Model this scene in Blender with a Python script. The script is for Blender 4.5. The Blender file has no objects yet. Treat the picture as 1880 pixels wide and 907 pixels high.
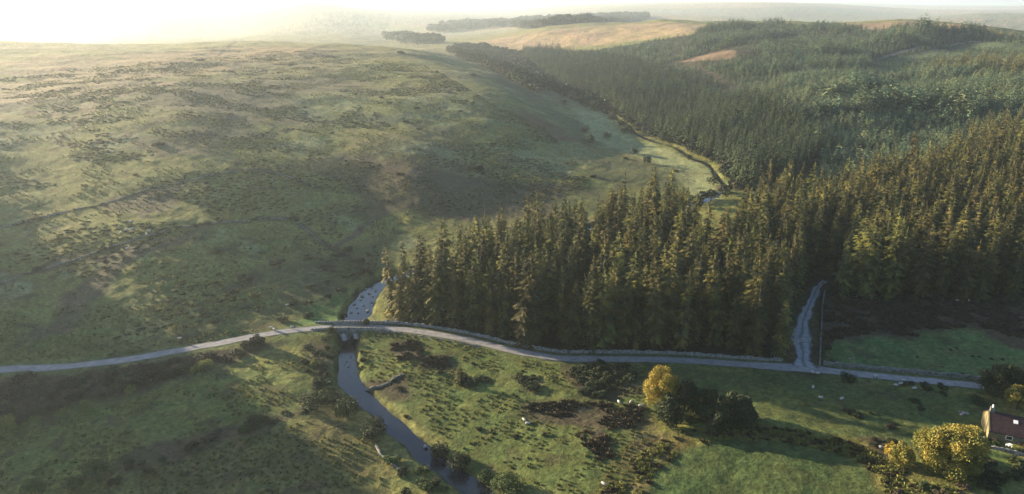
import bpy, math, random
import numpy as np
R = math.radians
scene = bpy.context.scene
C = scene.collection

# ------------------------------------------------------------------ camera
CAMZ = 95.0
FPX = 1270.0                       # focal length in pixels of the 1880 px wide photograph
PITCH = math.atan(448.5 / FPX)     # horizon at y = 5 px
cam_d = bpy.data.cameras.new("camera"); cam = bpy.data.objects.new("camera", cam_d); C.objects.link(cam)
cam_d.sensor_width = 36.0; cam_d.lens = 36.0 * FPX / 1880.0
cam_d.clip_start = 0.5; cam_d.clip_end = 60000
cam.location = (0, 0, CAMZ); cam.rotation_euler = (math.pi / 2 - PITCH, 0, 0)
scene.camera = cam

# ------------------------------------------------------------------ light
SUN_EL, SUN_AZ = 11.5, -61.0        # azimuth from +Y, negative to the left
w = bpy.data.worlds.new("World"); scene.world = w; w.use_nodes = True
nt = w.node_tree; bg = nt.nodes["Background"]
sky = nt.nodes.new("ShaderNodeTexSky"); sky.sky_type = 'NISHITA'; sky.sun_disc = False
sky.sun_elevation = R(SUN_EL); sky.sun_rotation = R(SUN_AZ); sky.altitude = 300
sky.air_density = 1.0; sky.dust_density = 2.0; sky.ozone_density = 3.0
nt.links.new(sky.outputs[0], bg.inputs[0]); bg.inputs[1].default_value = 0.08
sl = bpy.data.lights.new("sun", 'SUN'); so = bpy.data.objects.new("sun", sl); C.objects.link(so)
sl.energy = 5.0; sl.angle = R(0.5); sl.color = (1.0, 0.81, 0.54)
so.rotation_euler = (R(90 - SUN_EL), 0, R(180 - SUN_AZ))
so.location = (-200, 120, 200)
scene.view_settings.view_transform = 'Standard'; scene.view_settings.look = 'None'
scene.view_settings.gamma = 1.0; scene.view_settings.exposure = 2.1
cy = scene.cycles
cy.use_denoising = True; cy.use_adaptive_sampling = False; cy.max_bounces = 4; cy.diffuse_bounces = 2; cy.glossy_bounces = 2
cy.transmission_bounces = 2; cy.volume_bounces = 3; cy.transparent_max_bounces = 4
HAZE_DENSITY = 0.00010

# ------------------------------------------------------------------ numpy noise
def _hash(ix, iy, seed):
    n = (ix * 374761393 + iy * 668265263 + seed * 1274126177) & 0xFFFFFFFF
    n = ((n ^ (n >> 13)) * 1274126177) & 0xFFFFFFFF
    return ((n ^ (n >> 16)) & 0xFFFF) / 65535.0
def vnoise(x, y, seed=0):
    x = np.asarray(x, float); y = np.asarray(y, float)
    ix = np.floor(x).astype(np.int64); iy = np.floor(y).astype(np.int64)
    fx = x - ix; fy = y - iy
    fx = fx * fx * (3 - 2 * fx); fy = fy * fy * (3 - 2 * fy)
    a = _hash(ix, iy, seed); b = _hash(ix + 1, iy, seed); c = _hash(ix, iy + 1, seed); d = _hash(ix + 1, iy + 1, seed)
    return (a * (1 - fx) + b * fx) * (1 - fy) + (c * (1 - fx) + d * fx) * fy
def fbm(x, y, scale, octs=4, seed=0):
    s = 0; amp = 1; tot = 0; f = 1.0 / scale
    for k in range(octs):
        s = s + amp * vnoise(x * f + 17.3 * k, y * f - 9.1 * k, seed + k); tot += amp; amp *= .5; f *= 2.03
    return s / tot
def sstep(a, b, x):
    t = np.clip((x - a) / (b - a), 0, 1); return t * t * (3 - 2 * t)

# ------------------------------------------------------------------ from the photograph's bearings to the land
def ray(px, py):
    u = (px - 940.0) / FPX; v = (453.5 - py) / FPX
    return np.array([u, math.cos(PITCH) + v * math.sin(PITCH), -math.sin(PITCH) + v * math.cos(PITCH)])
def on_plane(px, py, z):
    d = ray(px, py); t = (z - CAMZ) / d[2]
    return d[0] * t, d[1] * t
ctrl = [  # bearing x, y and height of the land there
 (0,907,3),(300,907,2),(600,907,.6),(900,907,-.6),(1200,907,1.5),(1500,907,3),(1880,907,4),(-400,907,6),(2300,907,6),
 (-100,760,4),(200,760,2.5),(450,740,1.5),(600,700,.5),(1000,760,1.5),(1300,760,2),(1600,780,3),(1880,790,4),
 (0,678,5),(240,660,4),(500,610,2.6),(600,600,1.6),(700,600,1.4),(820,618,1.4),(1000,655,1.5),(1200,662,1.6),(1470,675,2),(1700,697,2.6),(1880,715,3.5),
 (640,700,-.6),(700,760,-.7),(860,890,-1),(660,560,-.2),(690,530,0),
 (-400,650,12),(0,600,9),(250,560,7.5),(500,560,4),(600,540,2.2),
 (-500,500,26),(0,500,14),(250,470,13),(500,500,6.5),(640,480,3.5),
 (-600,380,40),(0,400,20),(250,380,19),(500,400,12.5),(690,400,6),
 (-600,280,52),(0,300,28),(250,300,26),(500,300,21),(800,400,5),(760,330,14),(900,360,6),
 (-500,200,60),(0,200,38),(250,200,36.5),(500,200,32),(700,230,25),(850,270,16),
 (0,140,45),(250,140,44),(500,130,40.5),(700,130,37),(800,150,33),(900,200,24),
 (-300,120,60),(0,105,50),(250,95,48.5),(500,78,47),(650,84,44),(760,95,40),(850,125,32),(950,172,22),
 (1000,200,15),(1060,245,9),(1020,300,7),(1000,340,5),(1150,300,3),(1100,350,3),
 (1320,325,2.2),(1300,295,2.4),(1200,258,3),(1150,240,3.4),(1100,205,4.2),(1040,178,5),(960,136,6.5),(900,110,8.5),(830,90,10),
 (1200,450,2),(900,500,1.5),(1000,560,1.3),(1350,500,2),(1500,520,3),(1700,540,3.5),(1880,545,4),(1880,620,3.5),(1650,620,3),
 (1500,400,4),(1700,380,6),(1880,360,9),(1400,330,4),
 (1400,270,8),(1500,250,13),(1700,250,16),(1880,250,20),(2300,250,30),
 (1300,225,8),(1500,200,20),(1700,200,22),(1880,200,26),
 (1150,150,8),(1250,140,16),(1350,150,22),(1500,150,27),(1700,150,29),(1880,150,33),
 (1050,110,10),(1150,100,20),(1250,100,29),(1350,100,35),(1500,100,37),(1700,100,39),(1880,100,43),(2300,100,56),
 (1250,70,42),(1420,42,58),(1550,44,59),(1680,38,63),(1800,52,58),(1880,60,54),(2300,50,60),
 (900,84,14),(1000,56,38),(1100,42,50),(1200,37,56),(1340,46,55),(1000,95,12),(1100,85,24),
]
cx = []; cz = []
for px, py, z in ctrl:
    x, y = on_plane(px, py, z); cx.append((x, y)); cz.append(z)
def polar(azd, r, z):
    cx.append((r * math.sin(R(azd)), r * math.cos(R(azd)))); cz.append(z)
# off to the sides, behind and far away
for a, r, z in [(-40,560,47),(-40,750,52),(-41,500,46),(-39,430,38),(-45,480,50),(-45,700,58),(-45,900,58),(-52,700,60),(-60,640,60),(-43.5,430,37),(-51,400,45),(-60,370,54),(-73,345,54),(-56,560,56),(-66,260,34),(-90,200,20),(-90,420,50),(-110,400,30),(60,150,8),(70,400,40),(60,900,60),(90,300,20),(180,100,8),(140,300,20),(-140,300,20),  # left entries raise an unseen ridge, shaped to shade the lower-left valley
                (0,50,1),(0,90,1),(-40,60,4),(40,60,3),(-120,60,6),(120,60,5),(180,30,4),(0,10,3),
                (-36,1150,48),(-22,1250,34),(-14,1300,22),(-8,1400,11),(-36,1700,20),(-22,1900,8),(-12,1900,5),(-4,1800,8),(0,1900,20),(6,2000,40),(14,2000,45),(22,2000,40),(33,2000,35),(10,1750,50),(20,1750,55),
                (-36,2600,5),(-22,2600,2),(-10,2600,3),(0,2600,10),(10,2800,15),(22,2800,0),(36,2800,0),(-30,6000,20),(0,6000,20),(30,6500,20),
                (-36,4200,60),(-28,4000,70),(-20,4200,64),(-15.5,4000,86),(-12,4300,62),(-5,4500,40),(8,4600,54),(20,5000,66),(33,5000,50),(-30,3200,15),(-5,3400,10),(20,3600,10),
                (-45,9000,50),(-36,9000,58),(-28,8600,78),(-22,8600,60),(-15.5,8200,104),(-12,8600,64),(-6,8000,20),(0,8000,40),(8,8400,80),(16,8600,92),(26,8600,60),(36,8400,30),(50,8400,60),
                (-40,13000,70),(-10,13000,60),(0,13000,112),(20,13000,112),(40,13000,100),(90,9000,60),(180,9000,60),(-90,9000,60),(135,2000,40),(-135,2000,40),(90,1200,50),(-90,1200,60),
                (-40,16000,70),(0,16000,80),(40,16000,80),(120,16000,50),(-120,16000,50),(180,16000,50)]:
    polar(a, r, z)
cx = np.array(cx); cz = np.array(cz, float)
def warp(x, y):
    r = np.sqrt(x * x + y * y + 900.0); s = np.log(r / 30.0) / r * 1.0
    return x * s, y * s
def tps(d2):
    return .5 * d2 * np.log(d2 + 1e-12)
_wx, _wy = warp(cx[:, 0], cx[:, 1]); NC = len(cz)
A = np.zeros((NC + 3, NC + 3))
A[:NC, :NC] = tps((_wx[:, None] - _wx[None]) ** 2 + (_wy[:, None] - _wy[None]) ** 2) + np.eye(NC) * 2e-4
A[:NC, NC] = 1; A[:NC, NC + 1] = _wx; A[:NC, NC + 2] = _wy; A[NC:, :NC] = A[:NC, NC:].T
coef = np.linalg.solve(A, np.concatenate([cz, [0, 0, 0]]))
def H0(x, y):
    x = np.asarray(x, float); y = np.asarray(y, float); sh = x.shape
    wx, wy = warp(x.ravel(), y.ravel()); out = np.empty(wx.size)
    for i in range(0, wx.size, 60000):
        a = wx[i:i + 60000]; b = wy[i:i + 60000]
        out[i:i + 60000] = tps((a[:, None] - _wx[None]) ** 2 + (b[:, None] - _wy[None]) ** 2) @ coef[:NC] + coef[NC] + coef[NC + 1] * a + coef[NC + 2] * b
    return out.reshape(sh)
def dist_line(x, y, pts, vals=None, reach=45.0):
    """distance to a polyline and the values interpolated along it (exact within reach on large grids)"""
    if x.ndim == 2 and x.size > 20000:
        best = np.full(x.shape, 1e3); bv = None if vals is None else np.zeros(x.shape + (len(vals[0]),)) + np.array(vals[0]); pts = np.asarray(pts)
        s0 = np.minimum(pts[:-1], pts[1:])[:, :2] - reach; s1 = np.maximum(pts[:-1], pts[1:])[:, :2] + reach
        for i in range(0, x.shape[0], 48):
            for j in range(0, x.shape[1], 48):
                xs = x[i:i + 48, j:j + 48]; ys = y[i:i + 48, j:j + 48]; a0, a1, b0, b1 = xs.min(), xs.max(), ys.min(), ys.max()
                seg = np.where((s0[:, 0] < a1) & (s1[:, 0] > a0) & (s0[:, 1] < b1) & (s1[:, 1] > b0))[0]
                if len(seg) == 0: continue
                q = pts[seg[0]:seg[-1] + 2]
                if vals is None: best[i:i + 48, j:j + 48] = dist_line(xs, ys, q)
                else:
                    best[i:i + 48, j:j + 48], bv[i:i + 48, j:j + 48] = dist_line(xs, ys, q, vals[seg[0]:seg[-1] + 2])
        return best if vals is None else (best, bv)
    best = np.full(x.shape, 1e9); bv = None if vals is None else np.zeros(x.shape + (len(vals[0]),))
    for i in range(len(pts) - 1):
        ax, ay = pts[i]; bx_, by_ = pts[i + 1]; dx, dy = bx_ - ax, by_ - ay
        t = np.clip(((x - ax) * dx + (y - ay) * dy) / (dx * dx + dy * dy + 1e-9), 0, 1)
        d = np.hypot(x - ax - t * dx, y - ay - t * dy); m = d < best
        best = np.where(m, d, best)
        if vals is not None:
            v0 = np.array(vals[i]); v1 = np.array(vals[i + 1])
            bv[m] = (v0 + (v1 - v0) * t[..., None])[m]
    return best if vals is None else (best, bv)
def smooth_line(pts, n=8):
    """Catmull-Rom through points of any dimension"""
    P = [np.array(p, float) for p in pts]; P = [2 * P[0] - P[1]] + P + [2 * P[-1] - P[-2]]; out = []
    for i in range(1, len(P) - 2):
        for k in range(n):
            t = k / n; a, b, c, d = P[i - 1:i + 3]
            out.append(.5 * ((2 * b) + (c - a) * t + (2 * a - 5 * b + 4 * c - d) * t * t + (-a + 3 * b - 3 * c + d) * t ** 3))
    out.append(P[-2]); return np.array(out)
def line_on_planes(l, n=8):
    out = []
    for p in l:
        x, y = on_plane(p[0], p[1], p[2]); out.append((x, y) + tuple(p[2:]))
    return smooth_line(out, n)
# river: bearing x, y, water level, half width
river = line_on_planes([(1010,1010,-1.9,2.9),(905,920,-1.8,2.8),(840,876,-1.7,2.7),(770,825,-1.6,2.6),(712,772,-1.5,2.4),(665,728,-1.45,2.6),(641,700,-1.4,2.9),(638,665,-1.4,3.1),(641,630,-1.35,3.1),(644,603,-1.3,3.4),(655,580,-1.2,4.8),(672,548,-1.1,4.3),(692,526,-1.0,3.6),(740,505,-.6,3),(850,480,0,2.4),(980,450,.5,2.2),(1120,410,1,2.2),(1270,378,1.2,2.0),(1330,348,1.4,1.3),(1318,326,1.6,1.2),(1300,303,1.8,1.2),(1268,290,2.0,1.3),(1243,273,2.1,1.2),(1205,262,2.4,1.3),(1168,246,2.7,1.8),(1128,215,3.2,2.2),(1090,196,3.7,2.6),(1040,176,4.4,2.4),(960,136,5.8,2.4),(900,110,7.6,2.4)])
river[:, 3] *= .86
# roads: bearing x, y, height, half width
road = line_on_planes([(-700,720,10,1.9),(-300,705,7.5,1.9),(0,679,5.1,1.9),(110,674,4.6,1.9),(240,659,4,1.9),(370,636,3.3,1.85),(500,612,2.7,1.8),(570,604,2.3,1.75),(625,600,2.1,1.7),(680,601,2.0,1.7),(750,606,1.7,1.75),(850,622,1.6,1.8),(930,641,1.6,1.8),(1020,657,1.6,1.8),(1120,659,1.7,1.8),(1240,661,1.8,1.8),(1370,670,2,1.9),(1470,676,2.1,2.3),(1560,685,2.2,1.9),(1660,695,2.5,1.8),(1780,707,2.9,1.8),(1900,722,3.4,1.8),(2200,760,5,1.8)], 10)
track = line_on_planes([(1478,674,2.1,4.4),(1475,660,2.15,2.6),(1473,645,2.2,2.9),(1471,620,2.4,3.3),(1474,595,2.6,2.6),(1482,570,2.9,2.0),(1491,548,3.1,1.7),(1503,527,3.3,1.5),(1514,516,3.4,1.4)], 10)
track[:, 3] *= .82
BRIDGE = (on_plane(642, 602, 2.1))
def H(x, y, noise=True):
    x = np.asarray(x, float); y = np.asarray(y, float)
    h = H0(x, y); r = np.hypot(x, y)
    dr, rv = dist_line(x, y, river[::2, :2], river[::2, 2:]) if x.size > 1 else dist_line(x.reshape(-1), y.reshape(-1), river[::2, :2], river[::2, 2:])
    if x.size <= 1: dr = dr.reshape(x.shape); rv = rv.reshape(x.shape + (2,))
    d1, v1 = dist_line(x, y, road[::2, :2], road[::2, 2:3]) if x.ndim else (None, None)
    d2, v2 = dist_line(x, y, track[::2, :2], track[::2, 2:3])
    far = sstep(300, 900, r); fl = sstep(2, 14, np.minimum(np.minimum(d1, d2), dr * .8))
    moor = sstep(0, 60, -x - (y - 330) * -.1 + 0) 
    if noise:
        h = h + fl * ((fbm(x, y, 70, 3, 5) - .5) * (3.0 + 5 * far) + (fbm(x, y, 16, 3, 11) - .5) * (.9 + .8 * far) + (fbm(x, y, 3.2, 2, 23) - .5) * .45)
        h = h + sstep(430, 620, r) * sstep(-20, 60, x - (y - 300) * .30) * (1 - sstep(1200, 1500, r)) * (fbm(x, y, 130, 2, 61) - .5) * 22
        h = h + sstep(2600, 5000, r) * (fbm(x, y, 2200, 3, 67) - .5) * 60
    # road bed
    k = 1 - sstep(2.2, 9, d1); h = h * (1 - k) + v1[..., 0] * k
    k = 1 - sstep(3, 8, d2); k = k * sstep(2, 6, d1); h = h * (1 - k) + v2[..., 0] * k
    # river channel
    wob = (fbm(x, y, 5, 2, 41) - .5) * 1.6
    zw = rv[..., 0]; hw = rv[..., 1]; dd = dr + wob
    lift = 1 - sstep(hw + 3, hw + 16, dr); bk = .7 - .4 * sstep(280, 340, r)
    h = np.where(h < zw + bk, h + (zw + bk - h) * lift, h)
    kk = sstep(hw - 1.2, hw + 1.6, dd)
    h = (zw - .8 + .45 * sstep(280, 340, r)) * (1 - kk) + h * kk
    return h
def at(px, py, zoff=0.0):
    """first point of the land along the line of sight through a point of the photograph"""
    d = ray(px, py)
    ts = np.geomspace(80, 6000, 420)
    X = d[0] * ts; Y = d[1] * ts; Z = CAMZ + d[2] * ts - H(X, Y) - zoff
    i = np.where(Z < 0)[0]
    if len(i) and i[0] > 0:
        ts = np.linspace(ts[i[0] - 1], ts[i[0]], 12); X = d[0] * ts; Y = d[1] * ts; Z = CAMZ + d[2] * ts - H(X, Y) - zoff
    i = np.where(Z < 0)[0]
    i = i[0] if len(i) else len(ts) - 1
    i = max(i, 1); a, b = Z[i - 1], Z[i]; t = ts[i - 1] + (ts[i] - ts[i - 1]) * (a / (a - b) if a != b else 0)
    return d[0] * t, d[1] * t
def at3(px, py):
    x, y = at(px, py); return x, y, float(H(np.array([x]), np.array([y]))[0])
def Hs(x, y): return float(H(np.array([x]), np.array([y]))[0])
def area(*pts): return np.array([at(px, py) for px, py in pts])
def inside(x, y, poly):
    m = np.zeros(x.shape, bool); n = len(poly)
    for i in range(n):
        x1, y1 = poly[i]; x2, y2 = poly[(i + 1) % n]
        if y1 == y2: continue
        c = ((y1 > y) != (y2 > y)) & (x < (x2 - x1) * (y - y1) / (y2 - y1) + x1); m ^= c
    return m
def sdf(x, y, poly):
    """positive inside"""
    out = np.full(x.shape, -1e3); lo = poly.min(0) - 60; hi = poly.max(0) + 60
    m = (x > lo[0]) & (x < hi[0]) & (y > lo[1]) & (y < hi[1])
    if m.any():
        xs, ys = x[m], y[m]; P = np.vstack([poly, poly[:1]]); d = np.full(xs.shape, 1e9)
        for i in range(len(P) - 1):
            ax, ay = P[i]; dx, dy = P[i + 1] - P[i]; ex = xs - ax; ey = ys - ay; t = np.clip((ex * dx + ey * dy) / (dx * dx + dy * dy + 1e-9), 0, 1)
            np.minimum(d, (ex - t * dx) ** 2 + (ey - t * dy) ** 2, out=d)
        out[m] = np.where(inside(xs, ys, poly), 1, -1) * np.sqrt(d)
    return out

# ------------------------------------------------------------------ mesh and material helpers
def mesh_obj(name, V, F, mats, parent=None, smooth=False, link=True, midx=None):
    V = np.asarray(V, dtype=np.float32); me = bpy.data.meshes.new(name)
    if isinstance(F, np.ndarray):
        nF, k = F.shape
        me.vertices.add(len(V)); me.vertices.foreach_set("co", V.ravel())
        me.loops.add(nF * k); me.loops.foreach_set("vertex_index", F.astype(np.int32).ravel())
        me.polygons.add(nF); me.polygons.foreach_set("loop_start", np.arange(0, nF * k, k, dtype=np.int32))
        me.update(calc_edges=True)
    else:
        me.from_pydata([tuple(map(float, v)) for v in V], [], [tuple(f) for f in F]); me.update()
    if not isinstance(mats, (list, tuple)): mats = [mats]
    for m in mats: me.materials.append(m)
    if midx is not None: me.polygons.foreach_set("material_index", np.array(midx, dtype=np.int32))
    if smooth: me.polygons.foreach_set("use_smooth", np.ones(len(me.polygons), bool))
    o = bpy.data.objects.new(name, me)
    if link: C.objects.link(o)
    if parent: o.parent = parent
    return o
def tag(o, label=None, cat=None, group=None, kind=None):
    if label: o["label"] = label
    if cat: o["category"] = cat
    if group: o["group"] = group
    if kind: o["kind"] = kind
    return o
def empty(name, loc, rz=0, sc=1, label=None, cat=None, group=None):
    o = bpy.data.objects.new(name, None); C.objects.link(o); o.location = loc; o.rotation_euler = (0, 0, rz)
    o.scale = (sc, sc, sc) if np.isscalar(sc) else sc; o.empty_display_size = .5
    return tag(o, label, cat, group)
def mat(name, c1, c2=None, scale=1.0, rough=.9, bump=0, bscale=None, rnd=0, obj_coords=False, spec=.2, detail=4, trans=0):
    m = bpy.data.materials.new(name); m.use_nodes = True; n = m.node_tree.nodes; L = m.node_tree.links
    b = n["Principled BSDF"]; b.inputs["Roughness"].default_value = rough; b.inputs["Specular IOR Level"].default_value = spec
    tc = n.new("ShaderNodeTexCoord"); geo = n.new("ShaderNodeNewGeometry")
    vec = tc.outputs["Object"] if obj_coords else geo.outputs["Position"]
    nz = n.new("ShaderNodeTexNoise"); nz.inputs["Scale"].default_value = scale; nz.inputs["Detail"].default_value = detail
    L.new(vec, nz.inputs["Vector"])
    cr = n.new("ShaderNodeValToRGB"); cr.color_ramp.elements[0].position = .32; cr.color_ramp.elements[1].position = .68
    cr.color_ramp.elements[0].color = (*c1, 1); cr.color_ramp.elements[1].color = (*(c2 or c1), 1)
    L.new(nz.outputs["Fac"], cr.inputs[0]); col = cr.outputs[0]
    if rnd:
        oi = n.new("ShaderNodeObjectInfo"); hs = n.new("ShaderNodeHueSaturation")
        mr = n.new("ShaderNodeMapRange"); mr.inputs[3].default_value = 1 - rnd; mr.inputs[4].default_value = 1 + rnd
        L.new(oi.outputs["Random"], mr.inputs[0]); L.new(mr.outputs[0], hs.inputs["Value"])
        mh = n.new("ShaderNodeMapRange"); mh.inputs[3].default_value = .5 - rnd * .09; mh.inputs[4].default_value = .5 + rnd * .05
        mu = n.new("ShaderNodeMath"); mu.operation = 'MULTIPLY'; mu.inputs[1].default_value = 7.13; fr = n.new("ShaderNodeMath"); fr.operation = 'FRACT'
        L.new(oi.outputs["Random"], mu.inputs[0]); L.new(mu.outputs[0], fr.inputs[0]); L.new(fr.outputs[0], mh.inputs[0]); L.new(mh.outputs[0], hs.inputs["Hue"])
        L.new(col, hs.inputs["Color"]); col = hs.outputs[0]
    L.new(col, b.inputs["Base Color"])
    if bump:
        bz = n.new("ShaderNodeTexNoise"); bz.inputs["Scale"].default_value = bscale or scale * 3; bz.inputs["Detail"].default_value = 4
        L.new(vec, bz.inputs["Vector"]); bp = n.new("ShaderNodeBump"); bp.inputs["Strength"].default_value = 1; bp.inputs["Distance"].default_value = bump
        L.new(bz.outputs["Fac"], bp.inputs["Height"]); L.new(bp.outputs[0], b.inputs["Normal"])
    if trans:
        tr = n.new("ShaderNodeBsdfTranslucent"); mx = n.new("ShaderNodeMixShader"); mx.inputs[0].default_value = trans
        L.new(col, tr.inputs[0]); L.new(b.outputs[0], mx.inputs[1]); L.new(tr.outputs[0], mx.inputs[2]); L.new(mx.outputs[0], n["Material Output"].inputs[0])
    return m

# ------------------------------------------------------------------ the land
az_f = np.arange(-43, 43.001, 0.07)
az = np.concatenate([np.arange(-180, -60, 3.0), np.arange(-60, -43, .5), az_f, np.arange(43.5, 60, .5), np.arange(60, 177.1, 3.0)])
rs = [3.0]
while rs[-1] < 16000:
    r = rs[-1]
    if r < 95: d = 3.0
    else:
        d = .00125 * (r * r + 9025) / 95
        d = max(.3, min(d, 2.6 if r < 900 else (7 if r < 2200 else 60 + (r - 2200) * .03)))
    rs.append(r + d)
rs = np.array(rs)
AZ, RR = np.meshgrid(np.radians(az), rs, indexing='ij')
GX = RR * np.sin(AZ); GY = RR * np.cos(AZ)
GZ = H(GX, GY)

# land cover: what grows where
dry = np.array([.170, .150, .060]); olive = np.array([.125, .128, .036]); green = np.array([.074, .096, .026]); pale = np.array([.165, .180, .080])
heath = np.array([.058, .048, .030]); dark = np.array([.026, .030, .014]); pink = np.array([.27, .185, .105]); mown = np.array([.046, .066, .022]); rust = np.array([.085, .048, .026]); ochre = np.array([.150, .125, .040])
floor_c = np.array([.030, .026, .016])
nx = (fbm(GX, GY, 14, 3, 71) - .5); ny = (fbm(GX, GY, 14, 3, 83) - .5)
n1 = fbm(GX, GY, 60, 4, 101); n2 = fbm(GX, GY, 22, 4, 131); n3 = fbm(GX, GY, 6, 4, 151); n4 = fbm(GX, GY, 150, 3, 171)
fine = fbm(GX, GY, 1.3, 2, 191)
col = np.broadcast_to(olive, GX.shape + (3,)).copy()
def put(c, k): 
    global col
    col = col * (1 - k[..., None]) + c * k[..., None]
def patch(poly, c, feather=3.0, warpm=14.0, amount=1.0, mod=None):
    p = area(*poly); rr = math.hypot(*p.mean(0)); s = max(1, rr / 220)
    sd = sdf(GX + nx * warpm * 2 * s, GY + ny * warpm * 2 * s, p)
    k = sstep(-feather * s, feather * s, sd) * amount
    if mod is not None: k = k * mod
    put(c, k); return k
put(dry, sstep(.45, .65, n1) * .55)
put(green, sstep(.48, .62, n2 * .6 + n4 * .4) * .6)
# moor: heather in irregular drifts between pale grazed lawns
moorm = sstep(-40, 30, -(GX - (-20 + (GY - 200) * .16))) * sstep(200, 260, np.hypot(GX, GY))
put(heath * 1.5, sstep(.48, .62, n1 * .4 + n3 * .35 + n2 * .25) * .6 * moorm)
put(pale, sstep(.60, .66, n2 * .75 + n3 * .25) * .6 * moorm)
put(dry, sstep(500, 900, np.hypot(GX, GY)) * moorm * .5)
bot = 1 - sstep(175, 215, np.hypot(GX, GY))
put(heath, sstep(.56, .66, n2 * .6 + n3 * .4) * .45 * bot)
G_far = sstep(.42, .6, n2)
patch([(490,170),(560,160),(640,175),(700,160),(800,165),(870,185),(900,215),(840,235),(770,225),(700,215),(640,240),(590,235),(560,215),(480,200)], pale * .9, 4, 14, .75, .35 + .65 * G_far)
patch([(530,258),(590,250),(600,270),(540,280)], pale, 3, 8, .9)
patch([(440,190),(490,180),(500,200),(430,205)], pale, 3, 8, .8); patch([(700,262),(800,262),(860,290),(800,296),(720,280)], pale * .8, 3, 10, .7)
patch([(230,250),(280,245),(275,262),(240,262)], pale, 2, 8, .8); patch([(60,230),(130,225),(170,245),(80,262)], pale * .8, 3, 8, .6)
patch([(960,270),(1060,268),(1110,290),(1090,315),(1000,318),(930,300)], pale * .9, 3, 10, .8, .4 + .6 * G_far)
patch([(240,190),(420,150),(640,130),(660,165),(560,175),(500,215),(420,260),(330,290),(250,260),(380,240)], heath * 1.6, 6, 16, .7)
patch([(590,340),(700,300),(820,310),(960,330),(1080,345),(1060,390),(900,400),(760,400),(690,400)], heath * .9, 5, 12, .8)
patch([(520,300),(620,280),(760,300),(640,340),(560,330)], heath * 1.1, 5, 12, .6)
patch([(195,370),(350,332),(340,352),(270,395),(215,388)], heath * 1.6, 2, 6, .85)
patch([(60,480),(250,440),(370,418),(330,440),(250,490),(200,560),(130,620),(60,620),(140,540),(180,480)], heath * 1.4, 2, 8, .8)
patch([(520,470),(640,440),(700,430),(705,500),(690,530),(640,545),(590,575),(500,600),(380,610),(300,640),(120,665),(110,655),(300,620),(420,590),(500,560),(470,500)], np.array([.055, .060, .028]), 5, 14, .6)
patch([(380,520),(470,500),(500,520),(400,540)], heath, 2, 8, .8)
patch([(530,590),(580,560),(635,545),(625,590),(590,602),(520,606)], np.array([.075,.125,.034]), 2, 4, .95)
patch([(690,560),(700,590),(760,600),(720,602),(680,598)], np.array([.07,.085,.03]), 1.5, 3, .9)
# slopes falling to the upper river
patch([(890,130),(1010,190),(1090,240),(1080,262),(1000,215),(900,150)], np.array([.066,.07,.032]), 3, 8, .8)  # darker tone paints the shade lying on this slope
patch([(960,200),(1060,250),(1110,275),(1040,262),(960,222)], rust, 3, 8, .7)
patch([(1060,205),(1100,205),(1140,235),(1175,262),(1285,296),(1330,335),(1335,372),(1280,372),(1255,332),(1190,292),(1110,268),(1070,235)], pale * 1.2, 2, 3, 1, .8 + .2 * G_far)
patch([(1040,180),(1085,196),(1130,222),(1160,246),(1130,256),(1090,232),(1060,212)], pale * 1.3, 2, 4, .8, .4 + .6 * G_far)
patch([(1080,290),(1180,290),(1260,318),(1265,350),(1120,345)], np.array([.07,.075,.035]), 4, 10, .6)
# valley bottom south of the road
patch([(0,690),(130,690),(300,662),(430,640),(545,622),(470,650),(350,690),(240,715),(130,745),(0,785)], heath * .9, 2, 5, .95)
patch([(0,800),(150,760),(330,710),(520,655),(600,640),(610,700),(540,740),(430,775),(300,815),(170,850),(60,907),(0,907)], np.array([.088,.110,.030]), 3, 5, .6)
patch([(200,907),(260,870),(420,815),(560,770),(650,790),(700,830),(700,907)], np.array([.085,.080,.028]), 3, 6, .7)
patch([(250,830),(420,785),(560,745),(600,742),(520,772),(420,810),(280,862),(170,895),(120,895)], heath * .9, 1.5, 4, .8)
patch([(560,640),(620,620),(618,700),(580,700)], heath, 2, 5, .8)
patch([(668,612),(760,606),(1010,668),(1190,672),(1180,760),(1100,780),(1180,800),(1140,907),(960,907),(860,830),(740,760),(665,700)], np.array([.062,.082,.024]), 2, 4, .9)
patch([(672,645),(760,640),(770,665),(735,690),(668,700)], np.array([.085,.10,.027]), 2, 5, .7)
for pg in ([(715,630),(770,625),(775,655),(735,665)], [(765,655),(830,655),(815,678),(775,675)], [(985,738),(1050,735),(1180,745),(1185,785),(1110,790),(1040,775),(985,770),(960,745)],
           [(1070,785),(1110,790),(1130,840),(1100,850),(1070,815)], [(660,700),(740,690),(735,730),(700,740)], [(1030,660),(1160,665),(1170,720),(1060,730)], [(940,690),(985,690),(990,725),(945,720)],
           [(1370,690),(1430,690),(1420,700),(1380,702)], [(1610,765),(1660,762),(1650,790),(1620,795)], [(1545,800),(1640,795),(1650,840),(1600,840)]):
    patch(pg, heath * .85, 1.5, 5, .9)
patch([(1200,672),(1460,685),(1700,712),(1820,735),(1810,800),(1840,870),(1700,830),(1500,790),(1390,775),(1200,760)], np.array([.052,.072,.024]), 2, 4, .85)
patch([(1740,780),(1880,800),(1880,860),(1800,850)], np.array([.10,.13,.035]), 2, 4, .7)  # brighter green paints the sunlit grass round the cottage
# ochre bracken fringe round the mown field
patch([(1130,860),(1250,790),(1400,780),(1560,810),(1660,850),(1760,907),(1540,907),(1100,907)], ochre * .55, 2, 5, .85, .35 + .65 * sstep(.4, .6, n3))
mk = patch([(1185,930),(1200,870),(1260,822),(1340,806),(1440,812),(1540,835),(1600,870),(1620,930)], mown, 1.2, 1.2, 1)
put(mown * 1.25, mk * sstep(.5, .7, n2) * .6)
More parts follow.
